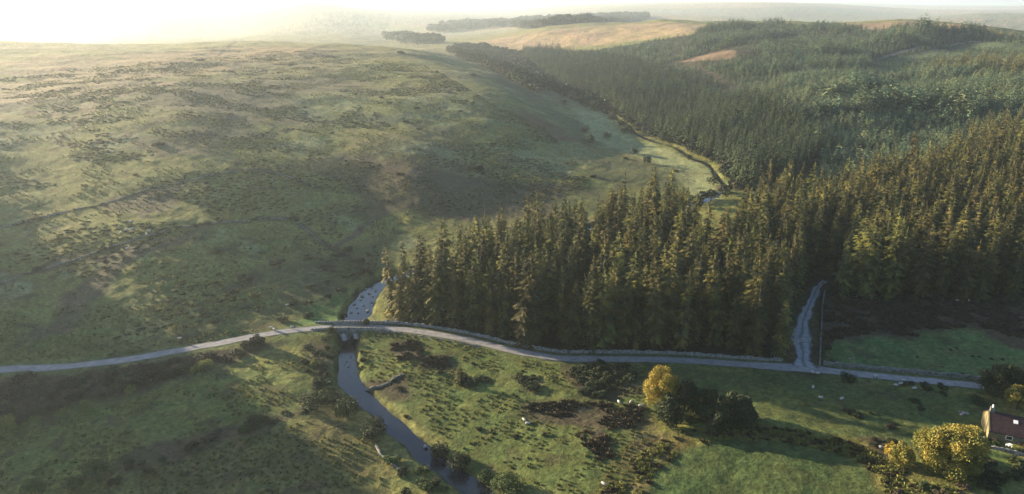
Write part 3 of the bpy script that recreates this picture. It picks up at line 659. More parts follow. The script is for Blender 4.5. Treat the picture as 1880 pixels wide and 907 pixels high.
def merged_mesh(name, parts):
    V = []; F = []; mi = []; mats = []; off = 0
    for (v_, f_, m_) in parts:
        V.append(np.asarray(v_, float)); 
        if m_ not in mats: mats.append(m_)
        for q in f_: F.append(tuple(int(a) + off for a in q)); mi.append(mats.index(m_))
        off += len(v_)
    o = mesh_obj(name, np.vstack(V), F, mats, link=False, midx=mi); me = o.data; bpy.data.objects.remove(o); return me
tk = tube([(0, 0, -.02), (0, 0, .5), (0, 0, .97)], [.0125, .008, .0015], 5)
full = [merged_mesh("spruce", [(spr[s][0], spr[s][1], M['spruce']), (tk[0], tk[1], M['bark'])]) for s in range(NV)]
tag(scatter("spruce_plantation", tall[rest, 0], tall[rest, 1], tz[rest] - .1, tall[rest, 2], full, seed=3), "dense dark spruces filling the plantation behind and between the front trees")
mid = []
for s in range(5):
    c_ = spruce_crown(40 + s, 1, [.16, .14, .17, .15, .18][s], whorls=15, per=7, stations=2, low=.1)
    mid.append(merged_mesh("spruce", [(c_[0], c_[1], M['spruce_shaded'])]))
X, Y = fill(stand, 4.3, 11); m = (dist_line(X, Y, river[:, :2]) > 5); X, Y = X[m], Y[m]
Dd = np.hypot(X, Y); rg = np.random.RandomState(8)
S = 17.5 * (1 + rg.normal(0, .14, len(X))) * (.75 + .5 * fbm(X, Y, 60, 2, 33))
tag(scatter("riverside_spruce_wood", X, Y, H(X, Y) - .1, S, mid, seed=5), "tall dark spruce wood above the far bank of the upper river")
small = []
for s in range(5):
    c_ = spruce_crown(60 + s, 1, [.27, .24, .29, .25, .31][s], whorls=9, per=6, stations=2, low=.05)
    small.append(merged_mesh("spruce", [(c_[0], c_[1], M['spruce_young'])]))
PX = []; PY = []; PS = []
X, Y = fill(young, 3.5, 21); Dd = np.hypot(X, Y)
keep = np.random.RandomState(1).rand(len(X)) < np.clip((520 / Dd) ** 1.15, .12, 1)
m = keep & visible_wedge(X, Y) & ~inside(X, Y, clear1) & ~inside(X, Y, top_bare) & ~inside(X, Y, stand) & ~inside(X, Y, blockB) & ~inside(X, Y, blockA)
for k_, rd in enumerate(rides): m &= dist_line(X, Y, rd) > (5.5 if k_ == 2 else 3.6 if k_ > 1 else 4.5)
gr = inside(X, Y, grassy); X, Y, Dd, gr = X[m], Y[m], Dd[m], gr[m]
rg = np.random.RandomState(9)
S = (3.6 + 7.6 * sstep(.3, .75, fbm(X, Y, 70, 3, 77))) * (1 + rg.normal(0, .16, len(X))) * np.where(gr, .45, 1) * np.clip((Dd / 560) ** .15, .9, 1.18)
# an older, taller strip stands along the upper side of the high ride
dr1 = dist_line(X, Y, rides[2]); side = Y > np.interp(X, rides[2][:, 0], rides[2][:, 1])
S = np.where((dr1 < 55) & side, S * 1.75, S)
belts = [on_land([(1310,182),(1380,192),(1450,196),(1530,188),(1600,182)]), on_land([(1400,215),(1500,222),(1620,214),(1760,220)]), on_land([(1350,80),(1420,72),(1480,66)])]
for bl in belts: S = np.where(dist_line(X, Y, bl) < 14, S * 1.7, S)
dc = dist_line(X, Y, np.vstack([clear1, clear1[:1]])); S = np.where(dc < 30, np.where(Y > np.interp(X, np.sort(clear1[:, 0]), clear1[np.argsort(clear1[:, 0]), 1]) + 10, S * 1.7, S * .45), S)
tag(scatter("young_spruce_forest", X, Y, H(X, Y) - .1, S, small, seed=6), "young pale green spruce forest covering the hillside")
print("TREES tall", len(tall), "stand", len(rg.rand(1)), "young", len(X))
# pale clumps of taller trees on the hillside
cl = area((1708,128),(1720,122),(1760,122),(1830,118),(1835,128),(1880,120),(1900,135),(1860,142),(1800,138),(1740,140),(1712,136))
X, Y = fill(cl, 8.5, 5); 
cl2 = area((1760,262),(1800,240),(1880,232),(1900,262),(1850,285),(1790,290)); X2, Y2 = fill(cl2, 8, 6)
X = np.concatenate([X, X2]); Y = np.concatenate([Y, Y2]); rg = np.random.RandomState(4)
lpale = []
for s in range(3):
    c_ = spruce_crown(80 + s, 1, .17, whorls=16, per=7, stations=2, low=.18); lpale.append(merged_mesh("larch", [(c_[0], c_[1], M['larch'])]))
tag(scatter("larch_clumps", X, Y, H(X, Y) - .1, 15 * (1 + rg.normal(0, .15, len(X))), lpale, seed=7), "yellowing larches in loose clumps among the young spruces")
# broadleaved wood in the upper valley and on the far ridges
blobs = []
for s in range(4):
    v_, f_ = leaf_cloud(90 + s, crown_lobes(90 + s, .5, .5, .35, 7, .2, .3, .48), 260, .16); t_ = tube([(0, 0, -.05), (0, 0, .5)], [.04, .02], 5)
    blobs.append(merged_mesh("broadleaf", [(v_, f_, M['leaf_dark' if s % 4 else 'willow']), (t_[0], t_[1], M['bark'])]))
wood1 = area((822,96),(850,108),(900,128),(950,155),(985,172),(1010,168),(960,125),(1010,125),(1000,105),(900,90),(850,88))
X, Y = fill(wood1, 8, 31); m = dist_line(X, Y, river[:, :2]) > 3.5; X, Y = X[m], Y[m]
rr_ = np.random.RandomState(12); seg = river[(np.hypot(river[:, 0], river[:, 1]) > 330)]
bx_, by_ = [], []
for p in seg:
    near_ = np.hypot(p[0], p[1]) < 520
    for k in range(1 if near_ else 3):
        sd_ = 1 if rr_.rand() < (.95 if near_ else .7) else -1
        bx_.append(p[0] + sd_ * rr_.uniform(2.5, 9)); by_.append(p[1] + rr_.uniform(-3, 3) + sd_ * 2)
X = np.concatenate([X, bx_]); Y = np.concatenate([Y, by_])
S = np.where(np.hypot(X, Y) > 620, 9, 5) * (.7 + .6 * np.random.RandomState(3).rand(len(X)))
tag(scatter("valley_wood", X, Y, H(X, Y) - .2, S, blobs, seed=8), "dark broadleaved wood along the upper river in the valley")
fx = []
def far_wood(poly, sp, seed):
    P = area(*poly); X, Y = fill(P, sp, seed); fx.append((X, Y))
for pg, sp in (([(930,48),(960,38),(1060,34),(1190,30),(1190,35),(1070,42),(1000,50)], 26), ([(780,56),(850,44),(930,42),(930,50),(850,56),(800,62)], 30), ([(700,72),(760,74),(820,80),(760,82)], 22)):
    far_wood(pg, sp, len(fx))
X = np.concatenate([a for a, _ in fx]); Y = np.concatenate([b for _, b in fx])
if len(X): tag(scatter("distant_wood", X, Y, H(X, Y) - .3, 16 + 12 * np.random.RandomState(2).rand(len(X)), blobs, seed=9), "hazy woods on the far ridges beyond the moor")
print("FAR", len(X))
# ------------------------------------------------------------------ broadleaved trees and bushes
def broadleaf(px, py, w_, h_, leafm, seed, label, name="broadleaf_tree", n=9000, size=.34, low=.1, group=None, loc=None, cat="tree"):
    """px, py: foot of the trunk in the photograph; width and height in metres"""
    x, y, z = at3(px, py) if loc is None else loc
    e = empty(name, (x, y, z - .1), 0, 1, label, cat, group)
    zc = h_ * (.5 + low / 2); rz = h_ * (.5 - low / 2)
    lobes = crown_lobes(seed, w_ / 2, w_ / 2, rz, 26, w_ * .13, w_ * .22, zc)
    v, f = leaf_cloud(seed, lobes, n, size); mesh_obj("crown", v, f, leafm, e)
    rg = random.Random(seed); parts = [tube([(0, 0, -.3), (.1, 0, h_ * .25), (0, .1, h_ * .5), (.1, .1, h_ * .8)], [w_ * .035, w_ * .028, w_ * .018, .03], 8)]
    for k in range(9):
        lb = lobes[1 + rg.randrange(26)]; s = rg.uniform(.2, .5); parts.append(tube([(0, 0, h_ * s), (lb[0] * .5, lb[1] * .5, h_ * s * .5 + lb[2] * .5), (lb[0], lb[1], lb[2])], [w_ * .015, w_ * .009, .02], 5))
    v, f = join(parts); mesh_obj("trunk", v, f, M['bark'], e)
    return e
broadleaf(1738, 862, 12.0, 11.0, M['oak'], 1, "big round golden-green oak standing left of the house", n=26000, size=.30, low=.02)
broadleaf(1213, 752, 7.8, 10.8, M['gold'], 2, "bright yellow tree at the left end of the dark copse", n=14000, size=.27, low=.0)
broadleaf(1865, 752, 5.6, 6.5, M['oak'], 3, "small golden-green tree right behind the house roof", n=5000, size=.34, low=.1)
broadleaf(1832, 725, 8.5, 8.0, M['leaf_dark'], 4, "dark green tree beside the road's end behind the house", n=8000, size=.36, low=.05)
broadleaf(1882, 722, 7, 6.5, M['leaf_dark'], 5, "dark tree at the frame edge behind the golden-green tree", n=5000, size=.36, low=.05)
broadleaf(1652, 853, 4.4, 4.8, M['oak'], 6, "small golden bush between the boggy patch and the oak", n=3500, size=.3, low=.0)
broadleaf(1632, 842, 2.6, 4.0, M['gold'], 61, "narrow golden sapling left of the small golden bush", n=1500, size=.28, low=.0)
for k_, (px, py, w_, h_, lb) in enumerate([(1254, 762, 8, 9, "dark tree pressed against the yellow tree in the copse"), (1298, 770, 7, 8, "dark middle tree of the copse south of the road"), (1335, 778, 7.5, 7.5, "dark tree near the right end of the copse"), (1368, 784, 6, 5.5, "low dark tree ending the copse on the right"), (1232, 774, 7.5, 6.5, "low dark tree in front of the yellow tree"), (1310, 788, 6, 5.5, "low dark bushy tree in front of the copse's middle"), (1352, 765, 6, 6, "dark tree at the back of the copse towards the road")]):
    broadleaf(px, py, w_, h_, M['leaf_dark'], 10 + k_, lb, n=6500, size=.36, low=.0, group="dark copse beside the yellow tree")
def conifer(px, py, h_, seed, label, rad=1.5):
    x, y, z = at3(px, py); e = empty("small_conifer", (x, y, z - .1), seed, (h_ * rad, h_ * rad, h_), label, "tree")
    for nm, me in (("trunk", trunk_me), ("crown", crown_me[seed % NV])):
        c = bpy.data.objects.new(nm, me); C.objects.link(c); c.parent = e
conifer(845, 705, 6.0, 3, "small dark conifer alone in the meadow right of the river", 2.0)
# rounded riverside trees
for k_, (px, py, w_, h_, mt, lb) in enumerate([
    (640, 768, 6.2, 5.2, 'leaf_dark', "dark rounded tree on the left river bank, above the broad one"), (685, 805, 6.2, 4.6, 'leaf_dark', "broad dark rounded tree right at the water on the left bank"),
    (575, 750, 6, 3.4, 'leaf_dark', "low dark tree at the left, end of the hedge near the river"), (607, 742, 4.6, 3.4, 'leaf_dark', "dark tree between the hedge end and the river"),
    (808, 838, 4.2, 3.4, 'leaf_dark', "upper one of the dark trees on the right river bank"), (842, 862, 4.8, 3.8, 'leaf_dark', "lower rounded dark tree on the right river bank"),
    (470, 782, 3.8, 3.2, 'leaf_dark', "dark round tree standing in the diagonal hedge"), (452, 793, 3.0, 2.2, 'leaf_green', "small green bush left of the round hedge tree"),
    (180, 885, 6.0, 4.4, 'leaf_green', "rounded green tree low in the left hedge"), (138, 897, 3.4, 2.6, 'leaf_green', "smaller green tree beside the rounded hedge tree"), (65, 905, 4.2, 2.6, 'leaf_green', "pale green bush in the bottom left corner"),
    (12, 795, 5.0, 4.0, 'leaf_yellow', "pale yellow-green tree at the left frame edge"), (378, 678, 3.6, 2.8, 'leaf_yellow', "bright yellow-green bush at the top of the thicket"), (360, 684, 2.6, 2.0, 'leaf_yellow', "duller bush just left of the bright yellow-green one"),
    (240, 722, 2.2, 2.2, 'leaf_yellow', "small yellow-green tree in the middle of the thicket"), (160, 750, 2.6, 2.4, 'leaf_yellow', "yellow-green tree low in the thicket"), (120, 762, 2.2, 2.2, 'leaf_yellow', "smallest yellow-green tree at the thicket's lower edge"),
    (578, 672, 2.4, 2.2, 'leaf_yellow', "yellow bush among the scrub left of the river"), (1555, 698, 4.0, 1.6, 'leaf_dark', "low dark bush at the foot of the utility pole"), 
    (930, 905, 6.5, 3.6, 'leaf_green', "broad green tree at the bottom edge right of the river"), (890, 885, 3.5, 2.4, 'leaf_green', "small green bush beside the broad bottom tree"),
    (660, 612, 3.2, 2.6, 'leaf_dark', "dark bush growing against the right end of the bridge"), (631, 585, 2.4, 2.2, 'leaf_dark', "dark bush on the left bank just above the bridge"), (672, 596, 2.4, 1.8, 'leaf_dark', "low bush on the right bank just above the bridge"),
    (610, 612, 3.0, 1.8, 'leaf_dark', "dark scrub below the left end of the bridge"), (1425, 694, 0, 0, '', ""),
    (1075, 246, 6, 6, 'leaf_dark', "dark tree on the slope above the upper meadow"), (1082, 262, 7, 5, 'leaf_dark', "broader dark tree just below the slope tree"), (1115, 255, 6, 5, 'leaf_dark', "round dark tree alone beside the upper meadow"), (1035, 195, 7, 6, 'leaf_dark', "lone dark tree high on the shaded slope"), (985, 168, 7, 7, 'leaf_dark', "dark tree near the upper river bend"), (1163, 283, 5, 4, 'leaf_dark', "small dark tree standing on the pale meadow"), (1188, 300, 5, 5, 'leaf_dark', "dark tree at the meadow edge above the plantation")]):
    if w_: broadleaf(px, py, w_, h_, M[mt], 100 + k_, lb, n=int(500 + 60 * w_ * w_) if py > 400 else 700, size=.26 if py > 400 else .5, low=0.0)
# scrub: individual bushes, six shapes
bush_me = {}
for mt in ('leaf_dark', 'willow', 'gorse', 'bracken', 'leaf_green'):
    bush_me[mt] = []
    for s in range(4):
        v, f = leaf_cloud(200 + s, crown_lobes(200 + s, .5, .5, .28, 9, .16, .26, .26), 700, .11, .8); v[:, 2] = np.maximum(v[:, 2], -.04)
        o = mesh_obj("bush", v, f, M[mt], link=False); bush_me[mt].append(o.data); bpy.data.objects.remove(o)
rgb = random.Random(77)
def bush(px, py, w_, mt, label, group, hh=.9, name="bush"):
    x, y, z = at3(px, py); return bush_xy(x, y, z, w_, mt, label, group, hh, name)
def bush_xy(x, y, z, w_, mt, label, group, hh=.9, name="bush"):
    o = bpy.data.objects.new(name, rgb.choice(bush_me[mt])); C.objects.link(o); o.location = (x, y, z - .05); o.rotation_euler = (0, 0, rgb.uniform(0, 6.28))
    o.scale = (w_ * rgb.uniform(.85, 1.2), w_ * rgb.uniform(.85, 1.2), w_ * hh * rgb.uniform(.85, 1.15)); return tag(o, label, "bush", group)
def drift(poly, sp, w0, w1, mt, label, group, seed, hh=.8, name="bush", kind=None):
    P = area(*poly); X, Y = fill(P, sp, seed)
    m = (dist_line(X, Y, road[:, :2]) > 2.6) & (dist_line(X, Y, track[:, :2]) > 4) & (dist_line(X, Y, river[:, :2]) > 3.6)
    X, Y = X[m], Y[m]; Z = H(X, Y) if len(X) else []
    for x, y, z in zip(X, Y, Z): bush_xy(x, y, z, rgb.uniform(w0, w1), mt if isinstance(mt, str) else rgb.choice(mt), label, group, hh, name)
    return len(X)
nb = 0
nb += drift([(0,700),(130,694),(300,664),(430,642),(475,628),(480,640),(440,655),(340,690),(240,715),(130,745),(0,790)], 3.7, 3.2, 4.8, ('willow','willow','leaf_dark','willow'), "brown-purple willow bush in the dense thicket below the road", "willow thicket below the left road", 301, .75, "willow_bush")
nb += drift([(560,640),(625,618),(620,740),(590,745),(555,690)], 4.6, 1.8, 3.2, ('leaf_dark','gorse','leaf_green'), "dark scrub bush on the left bank below the bridge", "scrub on the left river bank", 302, .7)
nb += drift([(250,835),(420,787),(470,775),(540,750),(530,765),(430,805),(290,860),(200,890)], 4.4, 1.6, 3.0, ('leaf_dark','gorse','willow'), "low bush in the diagonal hedge across the left field", "diagonal hedge of the left field", 303, .7)
nb += drift([(1045,665),(1100,668),(1140,672),(1165,668),(1160,700),(1130,712),(1095,735),(1055,720)], 3.2, 2.2, 4.0, 'leaf_dark', "dark bush in the large clump left of the yellow tree", "dark bushes south of the road", 304, .75)
nb += drift([(945,690),(975,690),(990,715),(965,725),(950,705)], 3.0, 2.0, 3.4, 'leaf_dark', "dark bush in the middle clump of the meadow", "middle clump of meadow bushes", 305, .7)
nb += drift([(835,690),(860,688),(895,690),(895,712),(860,712),(835,710)], 3.0, 2.0, 3.4, 'leaf_dark', "dark bush beside the small conifer in the meadow", "bushes round the small conifer", 306, .7)
nb += drift([(665,705),(700,735),(745,770),(790,805),(780,812),(735,778),(690,742)], 2.6, 1.4, 2.4, ('leaf_dark','gorse'), "low dark scrub on the right river bank", "scrub on the right river bank", 307, .7)
nb += drift([(655,640),(668,645),(668,700),(655,705)], 2.6, 1.2, 2.2, ('gorse','leaf_dark'), "low scrub along the water right of the bridge pool", "scrub right below the bridge", 308, .7)
nb += drift([(690,815),(740,830),(790,870),(840,920),(740,920),(700,850)], 4.2, 2.0, 3.8, ('leaf_dark','leaf_green','willow'), "dark bush in the wet corner left of the lower river", "bushes left of the lower river", 309, .75)
nb += drift([(795,830),(830,850),(880,880),(900,907),(860,900),(820,870)], 3.2, 1.8, 3.0, 'leaf_dark', "dark bush lining the right bank of the lower river", "bushes on the right bank of the lower river", 310, .8)
nb += drift([(1600,770),(1650,765),(1655,790),(1640,825),(1590,835),(1560,815),(1620,795)], 3.6, 1.2, 2.4, ('gorse','bracken'), "low dark rush clump in the boggy patch left of the oak", "boggy patch of dark clumps", 311, .55)
nb += drift([(1800,835),(1880,838),(1880,900),(1790,900),(1770,880)], 4.0, 2.2, 4.2, ('leaf_dark','leaf_dark','willow'), "dark bush in the shade right of the big oak", "dark bushes right of the big oak", 312, .7)
nb += drift([(1650,880),(1700,880),(1800,895),(1850,925),(1640,925)], 4.6, 1.6, 3.2, ('leaf_green','bracken'), "straggling bush in the bracken below the big oak", "bushes below the big oak", 313, .7)
nb += drift([(560,530),(640,500),(690,480),(690,525),(640,550),(600,570),(520,600),(470,600)], 7.5, 2.0, 3.8, ('gorse','leaf_dark'), "dark gorse bush on the slope left of the river", "gorse on the slope above the bridge", 314, .6, "gorse_bush")
nb += drift([(690,700),(740,692),(735,720),(700,735)], 3.6, 1.0, 2.2, ('bracken','gorse'), "low bramble clump beside the old field wall", "brambles by the field wall", 315, .5)
for k_, (px, py, w_) in enumerate([(745,430,0),(1560,758,2.6),(1575,765,2.2),(1600,760,1.5),(1680,738,2.4),(1690,752,1.8),(1730,722,1.5),(1735,726,1.2),(1790,735,3),(1795,740,2.6),(1700,712,3),(1730,712,2.4),(1660,706,2),(1675,705,1.8),
      (1745,643,1.1),(1756,640,1.0),(1786,655,1.0),(1798,656,1.0),(1820,660,1.1),(1841,661,1.2),(1730,674,.9),(1725,684,.9),(1684,656,.9),(1768,686,.9),(1480,744,1.2),(640,660,0),(745,765,1.4),(880,790,1.6),(947,803,1.8),(905,795,1),(1000,800,1.4),(1060,800,1.2),(960,682,1.2),(870,700,0),(808,685,1.8),(868,668,1.2)]):
    if w_: bush(px, py, w_, 'gorse' if w_ < 2 else 'leaf_dark', "small dark bush dotted about the open pasture by the road", "small bushes dotted over the pastures", .7)
# bushes scattered on the moor
for k_, (px, py, w_) in enumerate([(395,465,3),(405,463,2.5),(505,485,4),(515,482,3.5),(445,510,3),(460,515,2.5),(430,538,2.5),(375,575,2.5),(395,590,2.5),(288,268,4.5),(295,266,4),(378,266,3),(248,322,2),(400,505,2),(868,310,6),(880,312,5),(735,322,4),(600,330,3),(610,245,3),(560,198,3),(700,180,4),(765,200,4),(745,225,3.5),(770,238,3.5),(715,190,3.5),(842,168,4),(868,138,5),(738,98,9),(690,212,3),(655,228,3),(470,545,2.5),(590,492,3),(625,470,3.5),(640,460,4),(660,480,4),(672,500,4),(300,128,4),(365,112,5),(372,111,4),(185,138,4),(232,190,4),(845,205,3),(905,265,3),(925,310,3),(1000,352,3.5),(1150,292,3.5),(1240,315,3),(1060,330,4),(1090,325,4)]):
    bush(px, py, w_, 'gorse', "dark gorse bush growing singly on the open moor", "single gorse bushes on the moor", .6, "gorse_bush")
for l_, lbl, gp in ((bank1, "gorse clump growing along the upper field bank on the moor", "gorse on the upper bank"), (bank2, "gorse clump growing along the lower field bank on the moor", "gorse on the lower bank")):
    for p in l_:
        if vnoise(p[0] / 9, p[1] / 9, 5) > .5:
            bush_xy(p[0] + rgb.uniform(-1, 1), p[1] + rgb.uniform(-1, 1), Hs(p[0], p[1]), rgb.uniform(1.4, 3.0), 'gorse', lbl, gp, .5, "gorse_bush")
print("BUSHES", nb)

# ------------------------------------------------------------------ drystone walls
def wall(name, line, h_, w_, m, label, seed, gap=0.0, step=.45):
    P = [line[0]]
    for i in range(len(line) - 1):
        k = max(1, int(np.hypot(*(line[i + 1][:2] - line[i][:2])) / step))
        for j in range(1, k + 1): P.append(line[i] + (line[i + 1] - line[i]) * j / k)
    P = np.array(P)[:, :2]; T = np.gradient(P, axis=0); T /= np.linalg.norm(T, axis=1)[:, None] + 1e-9; N = np.stack([-T[:, 1], T[:, 0]], 1)
    Z = H(P[:, 0], P[:, 1]); rg = np.random.RandomState(seed); V = []; prof = [(-1, -.3), (-.92, .35), (-.75, .8), (-.55, 1), (.55, 1), (.75, .8), (.92, .35), (1, -.3)]
    for i in range(len(P)):
        hh = h_ * (.72 + .55 * vnoise(i * .5, seed, 1) - gap * (vnoise(i * .07, seed, 2) > .62))
        for u, v_ in prof:
            V.append((P[i, 0] + N[i, 0] * (u * w_ / 2 + rg.uniform(-.07, .07)), P[i, 1] + N[i, 1] * (u * w_ / 2 + rg.uniform(-.07, .07)), Z[i] + v_ * hh + rg.uniform(-.08, .08)))
    k = len(prof); F = [(i * k + j, i * k + j + 1, (i + 1) * k + j + 1, (i + 1) * k + j) for i in range(len(P) - 1) for j in range(k - 1)]
    F += [tuple(range(k)), tuple((len(P) - 1) * k + j for j in range(k))[::-1]]
    return tag(mesh_obj(name, V, F, m), label, "wall")
def offs(line, d):
    P = line[:, :2]; T = np.gradient(P, axis=0); T /= np.linalg.norm(T, axis=1)[:, None] + 1e-9; return P + np.stack([-T[:, 1], T[:, 0]], 1) * d
rd = road[:, :2]; sx = rd[:, 0]
nl = offs(road, 3.4); sl_ = offs(road, -2.8)
jx = on_plane(1475, 676, 2)[0]; bx0 = on_plane(600, 602, 2)[0]; bx1 = on_plane(682, 601, 2)[0]
wall("drystone_wall", nl[(nl[:, 0] > bx1 + 3) & (nl[:, 0] < jx - 4)], .9, .5, M['stone'], "long drystone wall between the road and the spruce plantation", 1)
wall("drystone_wall", nl[(nl[:, 0] > jx + 5) & (nl[:, 0] < jx + 75)], 1.1, .7, M['stone_dark'], "dark drystone wall above the road, right of the track junction", 2)
wall("drystone_wall", sl_[(sl_[:, 0] > bx1 + 1) & (sl_[:, 0] < bx1 + 34)], .6, .5, M['stone_dark'], "low broken wall along the river side of the road right of the bridge", 3, .8)
wall("drystone_wall", on_land([(664,722),(690,712),(715,703),(728,694),(740,688)], 6), .65, .5, M['stone_dark'], "short old field wall running up from the river bank", 4, .2)
wall("drystone_wall", on_land([(690,820),(700,835),(720,850),(735,868)], 5), .6, .5, M['stone'], "short pale wall remnant left of the lower river", 6, .3)
wall("drystone_wall", bank2[::2], .4, .5, M['stone_dark'], "old turf-grown field wall low on the moor", 7, .6, .9)
wall("drystone_wall", bank1[::2], .4, .5, M['stone_dark'], "old turf-grown field wall higher on the moor", 8, .6, .9)
wall("drystone_wall", on_land([(1505,675),(1506,640),(1508,600),(1510,560),(1514,535)], 5), 0.55, .45, M['stone_dark'], "low dark wall between the track and the bracken field", 9)

# ------------------------------------------------------------------ bridge
i_b = int(np.argmin(np.hypot(road[:, 0] - BRIDGE[0], road[:, 1] - BRIDGE[1]))); bc = road[i_b, :2]; bt = road[i_b + 3, :2] - road[i_b - 3, :2]; bang = math.atan2(bt[1], bt[0])
br = empty("stone_bridge", (bc[0], bc[1], 0), bang, 1, "small granite arch bridge carrying the road over the river", "bridge")
HW = 2.1; DZ = 2.08; LN = 9.0
def side_profile(top0):
    xs = np.linspace(-LN, LN, 61); topz = top0 + .35 * np.cos(xs / LN * 1.2) - .3
    low = np.full_like(xs, -2.0)
    for c0, rr_ in ((-2.3, 1.9), (2.3, 1.9)):
        q = np.abs(xs - c0) < rr_; low[q] = -1.0 + (np.sqrt(np.clip(1 - ((xs[q] - c0) / rr_) ** 2, 0, 1))) * 1.95
    return xs, topz, np.minimum(low, topz - .35)
xs, tz_, lw = side_profile(DZ)
V = []; F = []
for yy in (-HW, HW):
    for a_, t_, l_ in zip(xs, tz_, lw): V += [(a_, yy, l_), (a_, yy, t_)]
n_ = len(xs)
for s in (0, 1):
    o_ = s * n_ * 2
    for i in range(n_ - 1):
        q = (o_ + 2 * i, o_ + 2 * i + 2, o_ + 2 * i + 3, o_ + 2 * i + 1); F.append(q if s == 0 else q[::-1])
for i in range(n_ - 1):
    F.append((2 * i, n_ * 2 + 2 * i, n_ * 2 + 2 * i + 2, 2 * i + 2)); F.append((2 * i + 1, 2 * i + 3, n_ * 2 + 2 * i + 3, n_ * 2 + 2 * i + 1))
mesh_obj("arch_span", V, F, M['stone_dark'], br)
for yy in (-1, 1):
    V = []; F = []
    for a_ in np.linspace(-LN - 2, LN + 2, 50):
        t_ = DZ + .35 * math.cos(a_ / LN * 1.2) - .3; hh = .85 + .1 * math.sin(a_ * 7)
        y0 = yy * (HW - .02) + (.10 * (a_ / LN) ** 4) * yy
        V += [(a_, y0, t_ - .4), (a_, y0, t_ + hh), (a_, y0 + yy * .42, t_ + hh), (a_, y0 + yy * .42, t_ - .4)]
    for i in range(49): F += [(4 * i + j, 4 * i + 4 + j, 4 * i + 4 + (j + 1) % 4, 4 * i + (j + 1) % 4) for j in range(4)]
    F += [(0, 1, 2, 3), (196, 199, 198, 197)]
    mesh_obj("parapet", V, F, M['stone'], br)
# boulders in and beside the river
def rock_mesh(seed):
    import bmesh
    bm = bmesh.new(); bmesh.ops.create_icosphere(bm, subdivisions=2, radius=.5); rg = np.random.RandomState(seed); off = rg.uniform(0, 50, 3)
    for v_ in bm.verts:
        c_ = v_.co; k = .72 + .56 * float(vnoise(c_.x * 2.3 + off[0], c_.y * 2.3 + c_.z * 1.7 + off[1], seed)); v_.co = (c_.x * k, c_.y * k * .8, c_.z * k * .62)
    me = bpy.data.meshes.new("boulder"); bm.to_mesh(me); bm.free(); return me
rocks = [rock_mesh(s) for s in range(4)]
for r_ in rocks: r_.materials.append(M['stone'])
def rock(px, py, s, label, group=None, zoff=0, loc=None):
    x, y, z = at3(px, py) if loc is None else loc
    o = bpy.data.objects.new("boulder", rgb.choice(rocks)); C.objects.link(o); o.location = (x, y, z + .1 * s + zoff); o.scale = (s, s, s); o.rotation_euler = (0, 0, rgb.uniform(0, 6)); return tag(o, label, "boulder", group)
for px, py, s in [(665,545,1.4),(678,540,1.2),(650,560,1.2),(683,556,1.3),(668,562,1.1),(658,575,1.0),(675,572,1.5),(645,574,1.2),(690,535,1.3),(662,552,1.0),(672,532,1.2),(684,545,1.0),(655,566,1.0),(637,663,.8),(645,655,.7),(640,672,.9),(633,668,.6),(648,682,.7),(652,660,.6),(643,690,.7),(630,650,.5)]:
    x, y = on_plane(px, py, -1.2); i_ = int(np.argmin(np.hypot(river[:, 0] - x, river[:, 1] - y)))
    rock(0, 0, s, "dark wet stone breaking the water above the bridge" if py < 600 else "small dark stone in the pool below the bridge", "stones in the river above the bridge" if py < 600 else "stones in the pool below the bridge", loc=(x, y, river[i_, 2] - .1))
x, y = on_plane(782, 821, -1.4); rock(0, 0, 1.1, "single pale boulder standing in the lower river", loc=(x, y, -1.4))
for px, py, s in [(963,772,1.0),(1770,759,1.3),(1765,762,.9),(1762,757,.8),(1776,760,.9),(1617,822,1.3)]:
    rock(px, py, s, "pale boulder lying in the pasture near the house" if px > 1700 else ("pale stone in the dark boggy patch" if px > 1600 else "low pale boulder beside the two resting sheep"), "boulders beside the house pasture" if px > 1700 else None)

